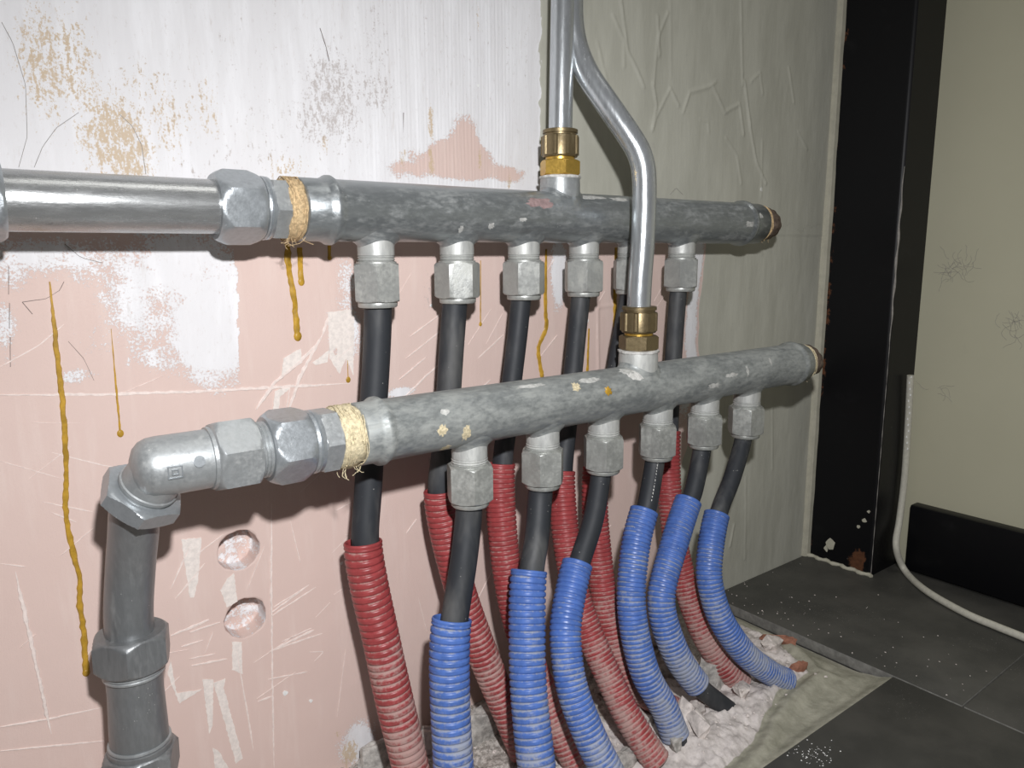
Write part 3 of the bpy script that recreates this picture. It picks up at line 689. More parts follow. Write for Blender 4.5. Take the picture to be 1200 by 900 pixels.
# ------------------------------------------------------------------ floor: slab, tiles, plaster bed
XJ, YE, JY = 719, -226, -291
floor = structure(part('floor', box(-560, 1092, -1500, 120, -60, -26), 'bed', None, 0))
def tile(x0, x1, y0, y1):
    o = part('tile', box(x0 + .9, x1 - .9, y0 + .9, y1 - .9, -12, 0, 0.6), 'tile', floor, 30)
    o.data.materials.append(M['tile_edge'])
    for p in o.data.polygons:
        if abs(p.normal.z) < 0.5: p.material_index = 1
    return o
tile(XJ, 1003, JY, -0.5); tile(XJ, 1003, JY - 600, JY); tile(XJ, 1003, JY - 1200, JY - 600)
tile(XJ - 600, XJ, YE - 600, YE); tile(XJ - 1200, XJ - 600, YE - 600, YE); tile(XJ - 600, XJ, YE - 1200, YE - 600); tile(XJ - 1200, XJ - 600, YE - 1200, YE - 600)
part('grout', join(box(XJ - 1200, 1003, -1490, YE - 3, -26, -1.6), box(XJ + 3, 1003, YE - 3, 0, -26, -1.6)), 'grout', floor, 0)

def bed():
    xs = np.arange(-300, XJ + .1, 2.0); ys = np.arange(-228, 4.1, 2.0)
    nx, ny = len(xs), len(ys); X, Y = np.meshgrid(xs, ys); X = X.ravel(); Y = Y.ravel()
    n1 = fbm(X / 60, Y / 60, 81, 5); n2 = fbm(X / 14, Y / 14, 91, 5); n3 = fbm(X / 5, Y / 5, 97, 3)
    w = (fbm(X / 34, Y / 34, 101) - .5) * 22
    dr, df = XJ - X, Y - YE                                         # distance to the tiles on the right and in front
    inner = np.minimum(dr - np.interp(Y, [-170, -147, -107, -66, 0], [58, 43, 28, 16, 8]) + w * .5, df - np.interp(X, [440, 480, 526, 567, 609, 663], [18, 21, 28, 43, 54, 60]) + w * .35)
    mort = sstep(5, -5, inner)
    Z = -7 + (n1 - .5) * 13 + (n2 - .5) * 7 + (n3 - .5) * 5 + (fbm(X / 2.6, Y / 2.6, 107, 2) - .5) * 3
    smooth = -7.5 + (n1 - .5) * 5 + (n3 - .5) * 1.4 + (n2 - .5) * 2.5 + 6 * np.exp(-((inner + 12) / 8) ** 2)
    Z = Z * (1 - mort) + smooth * mort
    Z = Z + sstep(24, 0, dr) * (-12.5 - Z) * .95 * sstep(-215, -185, Y)
    kf = sstep(14, 0, df); Z = Z * (1 - kf) - 1.8 * kf
    # heap of soft plaster in front of the sleeves
    Z += (1 - mort) * (9 * np.exp(-((X - 560) / 100) ** 2 - ((Y + 165) / 30) ** 2) + 8 * np.exp(-((X - 650) / 38) ** 2 - ((Y + 105) / 42) ** 2))
    grit = sstep(-115, -60, Y + (n1 - .5) * 80) * .75 + sstep(420, 340, X) * .45 - .25 * sstep(520, 640, X)
    V = np.stack([X, Y, np.minimum(Z, 6)], 1)
    me = grid_mesh('plaster_bed', V, nx, ny, 'bed', {'mortar': mort, 'grit': grit})
    o = bpy.data.objects.new('plaster_bed', me); link(o, floor); o.location = -floor.location
    zi = np.minimum(Z, 6).reshape(ny, nx)
    return lambda x, y: float(zi[min(ny - 1, max(0, int(round((y + 228) / 2)))), min(nx - 1, max(0, int(round((x + 300) / 2))))])
bed_z = bed()

# ------------------------------------------------------------------ manifolds
R = 21.2
def outlet(xb, yc, zc, sign, rs, length, R=R, thread=3):
    """pulled-out branch: returns the saddle flare on the pipe, and the plain neck with a few thread turns"""
    segs = 40; fm = min(1.34, 20.0 / rs)
    surf = lambda rho, a: math.sqrt(max(1, R * R - (rho * math.sin(a)) ** 2))
    def build(rings, cap):
        V, F = [], []
        for ring in rings:
            for k in range(segs):
                a = 2 * PI * k / segs; V.append((xb + ring[k][0] * math.cos(a), yc + ring[k][0] * math.sin(a), zc + sign * ring[k][1]))
        for i in range(len(rings) - 1):
            for k in range(segs): F.append((i * segs + k, i * segs + (k + 1) % segs, (i + 1) * segs + (k + 1) % segs, (i + 1) * segs + k))
        if cap: F.append(tuple((len(rings) - 1) * segs + k for k in range(segs)))
        return V, F
    fl = []
    for q, f in ((1, -0.4), (.72, 0.6), (.44, 1.3), (.2, 2.1), (.07, 3.0), (.02, 3.8), (-.03, 4.0)):
        rho = rs * (1 + (fm - 1) * q); fl.append([(rho, surf(rho, 2 * PI * k / segs) + f) for k in range(segs)])
    nk = [[(rs * .995, surf(rs, 2 * PI * k / segs) + 1.0) for k in range(segs)]]
    end = R + length
    tl = [(1.0, R + 5.6), (1.0, R + 9.6)]
    for jj in range(thread): tl += [(0.95, R + 10.0 + jj * 1.9), (1.02, R + 10.9 + jj * 1.9)]
    if not thread: tl = [(1.0, R + 5.6)]
    tl += [(0.97, end)]
    for rho, h in tl: nk.append([(rs * rho, h)] * segs)
    return build(fl, False), build(nk, True)

def hemp(x0, x1, yc, zc, r0, seed, mat, parent, strands=10, dy=-8, drop=16):
    q = random.Random(seed)
    prof = [(0, r0 - 2), (1, r0 + .4), ((x1 - x0) * .35, r0 + 1.2), ((x1 - x0) * .7, r0 + 1.0), (x1 - x0 - 1, r0 + .3), (x1 - x0, r0 - 2)]
    ph = [q.uniform(0, 6) for _ in range(6)]
    w = part('hemp_wrap', lathe((x0, yc, zc), (1, 0, 0), prof, 48, lambda a, t, r: r + .6 * math.sin(a * 7 + ph[0] + t) + .35 * math.sin(a * 17 + t * 2 + ph[1])), mat, parent, 60)
    st = []
    for k in range(strands + 16):
        a0 = q.uniform(0, 2 * PI); pts = []
        x = q.uniform(x0 + 1, x1 - 1)
        for j in range(9):
            a = a0 + j * .22; pts.append((x + math.sin(j * .9 + k) * .9, yc + (r0 + 1.5) * math.cos(a), zc + (r0 + 1.5) * math.sin(a)))
        st.append(tube(np.array(pts), .38, 5))
    for k in range(strands):
        p = np.array([q.uniform(x0, x1), yc + dy + q.uniform(-6, 3), zc - r0 + 1]); pts = [p.copy()]
        d = np.array([q.uniform(-.8, .6), q.uniform(-.5, .3), -1.0])
        for j in range(4):
            p = p + d * drop * .8 / 5 * q.uniform(.5, 1.2); pts.append(p.copy()); d = d + np.array([q.uniform(-.8, .8), q.uniform(-.4, .4), q.uniform(-.1, .5)])
        st.append(tube(np.array(pts), .2, 5))
    o = part('hemp_strands', join(*st), mat, w, 60); o['kind'] = 'stuff'
    return w

def manifold(label, yc, zc, x0, x1, xend, bead0, bead1, outs, top, rtop, mat, matn, hm, hx0, seeds):
    t = thing('pipe_manifold', label, 'manifold', (x0, yc, zc))
    ax = lambda x: x - x0
    prof = [(0, R - 3), (0.3, R - .6), (1.2, R)]
    for b in (bead0, bead1):
        prof += [(ax(b) - 6, R), (ax(b) - 3.5, R + 1.0), (ax(b) - 1.2, R + 2.4), (ax(b) + 1.2, R + 2.5), (ax(b) + 4, R + .8), (ax(b) + 6.5, R)]
    prof += [(ax(x1) - 1, R), (ax(x1) - .2, R - .7), (ax(x1), R - 3)]
    part('manifold_pipe', lathe((x0, yc, zc), (1, 0, 0), prof, 72), mat, t, 60)
    (fl, nk) = outlet(0, 0, 0, -1, 13.4, 21); ms = None
    for xb in outs:
        if ms is None:
            o = part('outlet', nk, matn, t, 45, None, (0, 0, 0)); p = part('weld_flare', fl, mat, None, 60, None, (0, 0, 0)); p.parent = o; ms = (o.data, p.data)
        else:
            o = bpy.data.objects.new('outlet', ms[0]); link(o, t); link(bpy.data.objects.new('weld_flare', ms[1]), o)
        o.location = Vector((xb * S, yc * S, zc * S)) - t.location
    fl, nk = outlet(top[0], yc, zc, 1, rtop, top[1], R, 0)
    o = part('top_outlet', nk, 'frosted' if mat == 'galv_lower' else 'zinc', t, 45); part('weld_flare', fl, mat, o, 60)
    # jointing paste smeared on the rim of the top socket
    q = random.Random(seeds)
    part('jointing_paste', lathe((top[0], yc, zc + R + top[1] - 2.2), (0, 0, 1), [(0, rtop - .5), (.6, rtop + .6), (2.2, rtop + .7), (3.0, rtop - 2.0)], 48, lambda a, tt, r: r + .35 * math.sin(a * 5 + seeds) + .3 * math.sin(a * 13)), 'paste', t, 60)
    hemp(hx0, x0 + .6, yc, zc, R - 1.6, seeds, hm, t, 9)
    hemp(x1 - .6, x1 + 7, yc, zc, R - 3.0, seeds + 1, hm, t, 3, -10, 6)
    q = random.Random(seeds + 4)
    part('end_plug', lathe((x1 + 5, yc, zc), (1, 0, 0), [(0, R - 4), (2, R - 3.2), (ax(xend) - ax(x1) - 8, R - 4), (ax(xend) - ax(x1) - 5, R - 9)], 40, lambda a, tt, r: r + .8 * math.sin(a * 3 + 1) + .5 * math.sin(a * 11)), 'plug', t, 60)
    return t

UY, UZ, LY, LZ = -45, 450, -95, 302
XU = [255.3, 325.3, 392.0, 460.1, 521.1, 591.9]
XL = [300.6, 371.4, 439.0, 507.2, 574.0, 640.4]
up = manifold('upper galvanized pipe manifold close to the wall with six outlets hanging down', UY, UZ, 198, 711, 736, 219, 684, XU, (431.5, 13), 17.2, 'galv', 'frosted', 'hemp', 186, 11)
lo = manifold('lower galvanized pipe manifold standing out in front, coated with pale dust', LY, LZ, 209, 729, 752, 225, 714, XL, (479.5, 13), 17.2, 'galv_lower', 'frosted', 'hemp_pale', 193, 31)
# marks on the manifolds
def on_pipe(yc, zc, x, ang, rx, ra, seed, th=.12, R=R):
    q = random.Random(seed); n = 22; pts = []
    for k in range(n):
        a = 2 * PI * k / n; f = q.uniform(.65, 1.2); pts.append((x + rx * math.cos(a) * f, ang + ra * math.sin(a) * f))
    c = (x, ang); V = []
    for sc, rr_ in ((0, R + th), (.55, R + th), (1, R + th * .3), (1.02, R - .5)):
        for k in range(n):
            px, pa = x + (pts[k][0] - x) * sc, ang + (pts[k][1] - ang) * sc
            V.append((px, yc + rr_ * math.cos(pa), zc + rr_ * math.sin(pa)))
    F = [(i * n + k, i * n + (k + 1) % n, (i + 1) * n + (k + 1) % n, (i + 1) * n + k) for i in range(1, 3) for k in range(n)] + [tuple(n + k for k in range(n))]
    return V[:], F
A = lambda deg: math.radians(deg)
part('red_paint_mark', on_pipe(UY, UZ, 394, A(150), 14, .24, 5, .15), 'red_paint', up, 60)
o = part('dust_smears', join(on_pipe(UY, UZ, 455, A(125), 18, .16, 6), on_pipe(UY, UZ, 490, A(128), 12, .14, 7), on_pipe(UY, UZ, 345, A(205), 3, .14, 8), on_pipe(UY, UZ, 375, A(190), 4, .08, 9), on_pipe(UY, UZ, 318, A(215), 2, .18, 10),
     on_pipe(UY, UZ, 688, A(160), 8, .2, 12), on_pipe(UY, UZ, 672, A(185), 7, .16, 13)), 'dust_patch', up, 60); o['kind'] = 'stuff'
part('paste_smear', on_pipe(LY, LZ, 462, A(128), 9, .34, 41, .5), 'paste', lo, 60)
part('resin_spot', on_pipe(LY, LZ, 424, A(160), 4, .18, 14, .8), 'resin', lo, 60)
o = part('dust_smears', join(on_pipe(LY, LZ, 458, A(118), 11, .26, 16, .5), on_pipe(LY, LZ, 350, A(120), 14, .10, 17), on_pipe(LY, LZ, 410, A(128), 12, .14, 18), on_pipe(LY, LZ, 268, A(150), 4, .12, 19),
     on_pipe(LY, LZ, 610, A(165), 2, .25, 20), on_pipe(LY, LZ, 650, A(150), 2, .2, 21), on_pipe(LY, LZ, 560, A(190), 9, .12, 22), on_pipe(LY, LZ, 585, A(170), 9, .1, 24)), 'dust_patch', lo, 60); o['kind'] = 'stuff'
o = part('resin_stains', join(on_pipe(LY, LZ, 285, A(200), 4, .3, 25, .12), on_pipe(LY, LZ, 265, A(185), 4, .2, 26, .12), on_pipe(LY, LZ, 272, A(235), 4, .2, 27, .12), on_pipe(LY, LZ, 392, A(140), 5, .2, 28, .12)), 'hemp_pale', lo, 60); o['kind'] = 'stuff'

# ------------------------------------------------------------------ branch pipes: nut, black pipe; and the corrugated sleeves
PATHS = {
    'R1': dict(p=[(256.7, -45.0, 397.1), (255.3, -45.0, 380.3), (251.7, -46.4, 344.0), (244.6, -49.4, 293.8), (236.9, -53.5, 243.6), (231.6, -57.0, 209.9), (232.8, -61.2, 173.2), (237.0, -66.5, 132.7), (242.2, -73.6, 84.7), (248.6, -81.6, 35.8), (252.8, -89.1, -6.0)], c=5, pr=10.2, cr=14.3, per=5.4),
    'R2': dict(p=[(325.3, -45.0, 398.3), (322.5, -45.0, 381.1), (318.3, -45.2, 344.8), (313.7, -46.0, 304.0), (307.6, -47.5, 263.2), (302.5, -49.4, 232.6), (305.8, -52.8, 193.2), (313.7, -58.2, 148.6), (323.1, -64.6, 109.6), (333.1, -71.9, 73.8), (346.1, -82.8, 30.0), (355.9, -93.6, -6.0)], c=5, pr=10.0, cr=13.0, per=4.6),
    'R3': dict(p=[(392.0, -45.0, 400.1), (389.2, -45.0, 384.5), (384.3, -45.3, 350.3), (377.8, -46.3, 314.5), (370.2, -48.7, 275.2), (363.2, -51.6, 245.0), (358.3, -56.6, 208.9), (355.3, -65.0, 166.7), (356.1, -76.4, 123.9), (361.1, -89.7, 85.3), (367.7, -104.3, 50.7), (376.0, -121.1, 16.9), (381.9, -134.0, -6.0)], c=5, pr=8.6, cr=12.6, per=4.0),
    'R4': dict(p=[(460.1, -45.0, 400.8), (457.2, -45.0, 384.2), (452.1, -45.5, 349.3), (445.9, -47.1, 311.2), (436.5, -51.2, 266.0), (426.4, -57.2, 227.8), (420.8, -65.1, 192.9), (416.8, -75.8, 157.3), (415.2, -89.2, 122.6), (418.3, -103.8, 91.5), (423.1, -120.6, 61.3), (427.1, -139.0, 32.9), (434.0, -156.8, 8.4), (439.9, -168.3, -6.0)], c=5, pr=8.6, cr=12.2, per=3.9),
    'R5': dict(p=[(521.1, -45.0, 402.6), (518.3, -45.0, 381.1), (507.5, -45.6, 337.4), (495.3, -47.6, 289.8), (480.1, -51.7, 243.2), (471.3, -54.3, 222.2), (463.5, -61.0, 182.3), (460.3, -69.7, 144.0), (457.2, -80.5, 106.7), (457.3, -92.3, 73.5), (462.5, -106.5, 39.9), (482.6, -119.2, 13.7), (510.5, -129.8, -6.0)], c=5, pr=8.6, cr=12.2, per=3.9),
    'R6': dict(p=[(591.9, -45.0, 401.3), (588.9, -45.0, 382.7), (585.2, -45.6, 340.2), (581.2, -47.3, 297.2), (577.1, -50.0, 262.9), (574.1, -52.4, 241.6), (566.5, -59.6, 195.3), (561.8, -71.3, 145.5), (561.6, -82.8, 108.5), (562.8, -95.2, 76.3), (567.7, -109.7, 44.1), (580.4, -125.3, 14.5), (595.9, -137.3, -6.0)], c=5, pr=8.6, cr=12.3, per=3.9),
    'B1': dict(p=[(300.6, -95.0, 242.6), (298.8, -95.0, 224.9), (290.2, -99.9, 191.4), (278.3, -105.1, 152.6), (271.9, -109.4, 124.5), (267.1, -114.6, 93.0), (263.6, -122.0, 51.2), (260.4, -132.9, -6.0)], c=3, pr=10.3, cr=15.0, per=5.4),
    'B2': dict(p=[(371.4, -95.0, 248.3), (368.7, -95.0, 227.3), (357.2, -104.7, 196.7), (347.2, -110.6, 174.1), (335.2, -121.3, 137.6), (324.4, -134.7, 96.2), (317.1, -152.9, 45.0), (311.7, -172.5, -6.0)], c=3, pr=10.0, cr=14.4, per=5.0),
    'B3': dict(p=[(439.0, -95.0, 247.3), (436.3, -95.0, 230.2), (416.8, -106.6, 197.9), (393.1, -116.1, 169.4), (372.9, -126.4, 141.4), (362.2, -134.7, 120.6), (356.7, -148.3, 88.4), (361.4, -164.0, 53.3), (368.2, -175.4, 29.2), (379.4, -192.7, -6.0)], c=3, pr=8.8, cr=12.7, per=3.9),
    'B4': dict(p=[(507.2, -95.0, 246.8), (504.4, -95.0, 229.5), (489.5, -102.3, 200.3), (484.4, -104.2, 191.4), (464.7, -111.3, 160.7), (448.5, -122.9, 116.8), (449.1, -138.0, 65.6), (463.7, -149.8, 28.5), (470.3, -158.6, 1.8), (474.3, -161.3, -6.0)], c=3, pr=9.0, cr=12.8, per=3.8, e=8, full=True),
    'B5': dict(p=[(574.0, -95.0, 247.9), (571.3, -95.0, 228.7), (554.1, -102.0, 199.4), (545.8, -104.2, 188.1), (518.6, -111.1, 156.0), (493.4, -119.0, 123.1), (486.8, -124.6, 100.8), (491.1, -132.0, 73.5), (500.7, -138.7, 49.6), (516.5, -145.4, 26.6), (534.2, -150.9, 8.5), (549.8, -155.3, -6.0)], c=3, pr=8.8, cr=12.8, per=3.8, e=9, full=True),
    'B6': dict(p=[(640.4, -95.0, 249.4), (637.6, -95.0, 231.1), (610.1, -103.6, 197.6), (581.5, -110.4, 168.3), (558.3, -120.2, 131.0), (552.2, -127.1, 106.6), (558.2, -137.0, 73.9), (580.9, -148.6, 37.7), (613.8, -158.4, 8.6), (636.9, -163.4, -6.0)], c=3, pr=8.6, cr=12.4, per=3.7),
}
def corrugated(path_pts, r, per, inner):
    path, s = smooth_path(path_pts, per / 8.0)
    ph = (s / per) % 1.0
    h = np.clip(2.6 * np.cos((ph - .5) * 2 * PI) * .5 + 1.30, 0, 1)        # broad rounded ridges, narrow grooves
    h[:5] = np.array([0.9, 1.05, 1.05, .95, .7])
    rad = r - (1 - h) * min(1.35, per * .30)
    rad = rad * (1 + .012 * np.sin(s / 17.0))
    V, F = tube(path, rad, 30, (False, False))
    # rolled rim and the inside of the sleeve
    T, U, W = frames(path); a = np.arange(30) * 2 * PI / 30; n0 = len(V); att = np.repeat(h, 30).tolist()
    for j, (off, rr_) in enumerate(((-.5, r - .9), (-.4, inner + .5), (1.2, inner), (26, inner))):
        i = min(len(path) - 1, int(max(0, off) / (per / 8)))
        c = path[i] + (T[0] * off if off < 0 else 0)
        V += [tuple(c + rr_ * (U[i] * math.cos(x) + W[i] * math.sin(x))) for x in a]; att += [0.9] * 30
    for k in range(30): F.append((k, (k + 1) % 30, n0 + (k + 1) % 30, n0 + k))
    for j in range(3):
        for k in range(30): F.append((n0 + j * 30 + k, n0 + j * 30 + (k + 1) % 30, n0 + (j + 1) * 30 + (k + 1) % 30, n0 + (j + 1) * 30 + k))
    # inside of the far end
    n1 = len(V); L0 = (len(path) - 1) * 30
    for off, rr_ in ((0, inner), (20, inner)):
        i = max(0, len(path) - 1 - int(off / (per / 8)))
        V += [tuple(path[i] + rr_ * (U[i] * math.cos(x) + W[i] * math.sin(x))) for x in a]; att += [0.4] * 30
    for k in range(30):
        F.append((L0 + k, L0 + (k + 1) % 30, n1 + (k + 1) % 30, n1 + k)); F.append((n1 + k, n1 + (k + 1) % 30, n1 + 30 + (k + 1) % 30, n1 + 30 + k))
    return (V, F), att

nut_mesh = {}
def nut_obj(parent, x, y, ztop, ang, mat, af=31.5, h=27.5):
    key = (mat, ang)
    if key not in nut_mesh:
        a = part('compression_nut', join(hexnut((0, 0, -h), (0, 0, 1), h, af, ang, af / 2 * 1.05, .05, 10.5, (1, 0, 0))), mat, parent, 30, None, (0, 0, 0))
        b = part('nut_collar', lathe((0, 0, -h - 4.2), (0, 0, 1), [(0, 11), (0, 13.6), (.8, 14.3), (3.6, 14.5), (4.5, 14.0), (4.5, 11)], 48, None, (False, False)), mat, None, 40, None, (0, 0, 0))
        c = part('nut_rim', lathe((0, 0, -1.0), (0, 0, 1), [(0, 13.7), (.4, 14.6), (2.2, 14.6), (2.6, 13.2)], 48, None, (False, False)), mat, None, 40, None, (0, 0, 0))
        b.parent = a; c.parent = a; nut_mesh[key] = (a.data, b.data, c.data)
    else:
        ds = nut_mesh[key]; a = bpy.data.objects.new('compression_nut', ds[0]); link(a, parent)
        for d, n in ((ds[1], 'nut_collar'), (ds[2], 'nut_rim')): link(bpy.data.objects.new(n, d), a)
    a.location = Vector((x * S, y * S, ztop * S)) - parent.location
    return a

WHERE = {
 'R1': ('leftmost black pipe hanging from the upper manifold, entering the leftmost red sleeve', 'leftmost red corrugated sleeve, close to the wall, left of all blue sleeves'),
 'R2': ('second black pipe from the left under the upper manifold', 'second red corrugated sleeve from the left, passing behind the leftmost blue sleeve'),
 'R3': ('third black pipe from the left under the upper manifold', 'third red corrugated sleeve from the left, between the first two blue sleeves'),
 'R4': ('fourth black pipe from the left under the upper manifold', 'dust-coated fourth red sleeve from the left, emerging right of the third blue sleeve'),
 'R5': ('black pipe under the upper manifold hidden behind the bent riser', 'red corrugated sleeve mostly hidden behind the fourth blue sleeve'),
 'R6': ('rightmost black pipe hanging from the upper manifold', 'rightmost red corrugated sleeve, between the two rightmost blue sleeves'),
 'B1': ('leftmost black pipe hanging from the lower manifold, nearest the camera', 'leftmost and nearest blue corrugated sleeve on a black pipe'),
 'B2': ('second black pipe from the left under the lower manifold, hanging straight', 'second blue corrugated sleeve from the left, straight and upright'),
 'B3': ('third black pipe from the left under the lower manifold, leaning left', 'third blue corrugated sleeve from the left, curving toward the rubble'),
 'B4': ('fourth black pipe from the left under the lower manifold, with white print', 'fourth blue corrugated sleeve from the left, its cut end in the rubble'),
 'B5': ('fifth black pipe from the left under the lower manifold, bare again above the plaster', 'fifth blue sleeve from the left, cut short above the bare pipe end'),
 'B6': ('rightmost black pipe hanging from the lower manifold', 'rightmost blue corrugated sleeve, its split lower end sunk in plaster'),
}
sleeves = {}
for n, d in PATHS.items():
    up_ = n[0] == 'R'
    pts, c, e = d['p'], d['c'], d.get('e')
    x, y = (XU if up_ else XL)[int(n[1]) - 1], (UY if up_ else LY)
    ztop = (UZ if up_ else LZ) - R - 15.5
    t = thing('heating_pipe', WHERE[n][0], 'pipe', (x, y, ztop), 'black pipes under the ' + ('upper' if up_ else 'lower') + ' manifold')
    ang = {'R1': .45, 'R2': .0, 'R3': .0, 'R4': .35, 'R5': .3, 'R6': .0, 'B1': .52, 'B2': .12, 'B3': .3, 'B4': .2, 'B5': .1, 'B6': .25}[n]
    nut_obj(t, x, y, ztop, round(ang + PI / 6 + .65, 2), 'nut' if up_ else 'nut_lower')
    path, _ = smooth_path([(x, y, ztop - 8)] + pts[1:], 3.0)
    stop = len(path)
    k_end = d.get('full')
    if not k_end:                                          # the pipe goes on a little way inside its sleeve
        zc_ = pts[c][2] - 45; stop = max(4, int(np.argmax(path[:, 2] < zc_)))
    part('black_pipe', tube(path[:stop], d['pr'], 26), 'pe', t, 60)
    s = thing('corrugated_sleeve', WHERE[n][1], 'sleeve', pts[c], 'red corrugated sleeves' if up_ else 'blue corrugated sleeves')
    full, _ = smooth_path([(x, y, ztop - 8)] + pts[1:], 1.5)
    i0 = int(np.argmin(np.linalg.norm(full - np.array(pts[c]), axis=1)))
    i1 = len(full) - 1 if e is None else int(np.argmin(np.linalg.norm(full - np.array(pts[e]), axis=1)))
    sub = full[i0:i1 + 1:6].copy(); sl = np.arange(len(sub)) * 9.0
    sub += np.exp(-(sl / 45.0) ** 2)[:, None] * np.array([-.8, .6, 0.0]) * min(2.2, max(0, d['cr'] - 2.3 - d['pr']))
    vf, att = corrugated(sub, d['cr'], d['per'], d['cr'] - 1.9)
    o = part('sleeve_tube', vf, 'red' if up_ else 'blue', s, 180, {'ridge': att})
    sleeves[n] = (t, path)
# worn white print along the fourth front pipe
t, path = sleeves['B4']
V = []; q = random.Random(2); T_, U_, W_ = frames(path)
view = Vector((-0.52, -0.83, 0.1)).normalized()
pr = []
for k in range(13):
    i = 9 + int(k * 1.05); 
    if i >= len(path) - 1: break
    d_ = np.array(view) - T_[i] * float(np.dot(np.array(view), T_[i])); d_ /= np.linalg.norm(d_); sd = np.cross(T_[i], d_)
    cpt = path[i] + d_ * 9.05 + sd * 0.6 * 0
    wv = q.uniform(.25, .5); lv = q.uniform(.4, 1.2)
    v = [tuple(cpt + sd * a * wv * .8 + T_[i] * b * lv + d_ * h) for h in (-.3, .08) for a, b in ((-1, -1), (1, -1), (1, -.4 + q.uniform(-.4, .8)), (-1, 1))]
    pr.append((v, [(0, 3, 2, 1), (4, 5, 6, 7), (0, 1, 5, 4), (1, 2, 6, 5), (2, 3, 7, 6), (3, 0, 4, 7)]))
o = part('print_marks', join(*pr), 'paste', t, 0); o['kind'] = 'stuff'

# ------------------------------------------------------------------ risers with brass couplings
def brass_coupling(x, y, z0, label, rp, gold):
    """z0 = underside of the hexagon; 32 mm wide ribbed cap nut above"""
    t = thing('brass_coupling', label, 'coupling', (x, y, z0))
    part('coupling_body', hexnut((x, y, z0), (0, 0, 1), 13.0, 30, .62, None, .1, None, (1, 0, 0)), 'brass_gold' if gold else 'brass', t, 30)
    part('coupling_neck', lathe((x, y, z0 + 12.5), (0, 0, 1), [(0, 12.4), (3.4, 12.4)], 40), 'brass_gold', t, 40)
    rf = lambda a, tt, r: r + (1.1 if (a * 9 / (2 * PI)) % 1 < .22 else 0) * (1 if 1.5 < tt < 17.5 else 0)
    c = part('cap_nut', lathe((x, y, z0 + 15.2), (0, 0, 1), [(0, 12), (.1, 14.4), (1.4, 15.2), (2, 15.2), (17, 15.2), (17.6, 15.0), (18, 13.6), (19.2, 13.6), (19.5, 14.9), (22.2, 14.9), (22.6, 14.2), (22.6, rp + .3)], 90, rf), 'brass', t, 30)
    return t
c1 = brass_coupling(431.5, UY, UZ + R + 13.4, 'brass compression coupling with bright gold hexagon on top of the upper manifold', 10, True)
c2 = brass_coupling(479.5, LY, LZ + R + 13.4, 'dull brass compression coupling on top of the lower manifold', 10.2, False)
t = thing('riser_pipe', 'straight shiny vertical steel pipe rising from the upper manifold', 'pipe', (431.5, UY, 500))
part('steel_tube', tube(np.array([(431.5 + k * .55, UY, 512 + k * 26.) for k in range(22)]), 10.0, 40), 'chrome', t, 60)
t = thing('riser_pipe', 'shiny steel pipe with an S-bend, rising from the lower manifold', 'pipe', (479.5, LY, 360))
rp = [(478.5, -95.0, 364.8), (479.5, -95.0, 395.5), (482.3, -95.0, 438.6), (481.8, -95.0, 480.8), (478.1, -93.0, 500.1), (471.7, -87.0, 515.4), (460.1, -72.0, 542.1), (451.4, -57.0, 566.6), (446.8, -48.0, 587.9), (443.6, -45.0, 608.2), (442.4, -45.0, 633.1), (442.0, -45.0, 665.5), (442.4, -45.0, 716.4)]
path, _ = smooth_path(rp, 3.0)
part('steel_tube', tube(path, 10.2, 40), 'chrome', t, 60)

# ------------------------------------------------------------------ left inlet of the upper manifold
t = thing('pipe_union', 'zinc union with large hexagon nut left of the upper manifold', 'union', (142, UY, UZ))
part('union_nut', hexnut((143, UY, UZ), (1, 0, 0), 29, 41, .05, 20.8, .2, None, (0, -1, 0)), 'zinc_bright', t, 30)
part('union_flange', lathe((172, UY, UZ), (1, 0, 0), [(0, 17), (.3, 20.2), (1.6, 20.6), (2.4, 19.4), (3.2, 20.4), (5.0, 20.2), (5.4, 18)], 56), 'zinc_bright', t, 35)
part('union_hexagon', hexnut((177, UY, UZ), (1, 0, 0), 11, 37, .62, 19.2, .1, None, (0, -1, 0)), 'zinc', t, 30)
t = thing('inlet_pipe', 'shiny horizontal steel pipe running in from the left edge', 'pipe', (90, UY, UZ))
part('steel_tube', tube(np.array([(x, UY, UZ) for x in np.linspace(14, 150, 30)]), 16.8, 56), 'inlet', t, 60)
t = thing('pipe_union', 'zinc union nut cut off by the left edge', 'union', (20, UY, UZ))
part('union_nut', hexnut((4, UY, UZ), (1, 0, 0), 29, 42, .1, 20.8, .2, None, (0, -1, 0)), 'zinc_bright', t, 30)
part('union_flange', lathe((-14, UY, UZ), (1, 0, 0), [(0, 17), (.3, 20.2), (17, 20.2), (18.5, 18)], 56), 'zinc_bright', t, 35)
part('feed_tube', tube(np.array([(x, UY, UZ) for x in np.linspace(-560, -10, 30)]), 16.8, 40), 'inlet', t, 60)

# ------------------------------------------------------------------ lower left: union, elbow, bent pipe, coupling
t = thing('pipe_union', 'dusty zinc union with two hexagons between the elbow and the lower manifold', 'union', (160, LY, LZ))
part('union_hexagon', hexnut((117, LY, LZ), (1, 0, 0), 26, 39.5, .25, 19.6, .12, None, (0, -1, 0)), 'zinc', t, 30)
prof = [(0, 16.8)]
for j in range(5): prof += [(1.2 + j * 2.2, 17.6), (2.3 + j * 2.2, 16.6)]
part('union_thread', lathe((141, LY, LZ), (1, 0, 0), prof + [(13, 17)], 48), 'zinc', t, 35)
part('union_nut', hexnut((149, LY, LZ), (1, 0, 0), 27, 41.5, -.35, 20.6, .2, None, (0, -1, 0)), 'zinc_bright', t, 30)
part('union_flange', lathe((175.5, LY, LZ), (1, 0, 0), [(0, 17), (.3, 20.2), (2, 20.6), (2.8, 19.2), (3.6, 20.4), (6.0, 20.0), (6.4, 18)], 56), 'zinc_bright', t, 35)
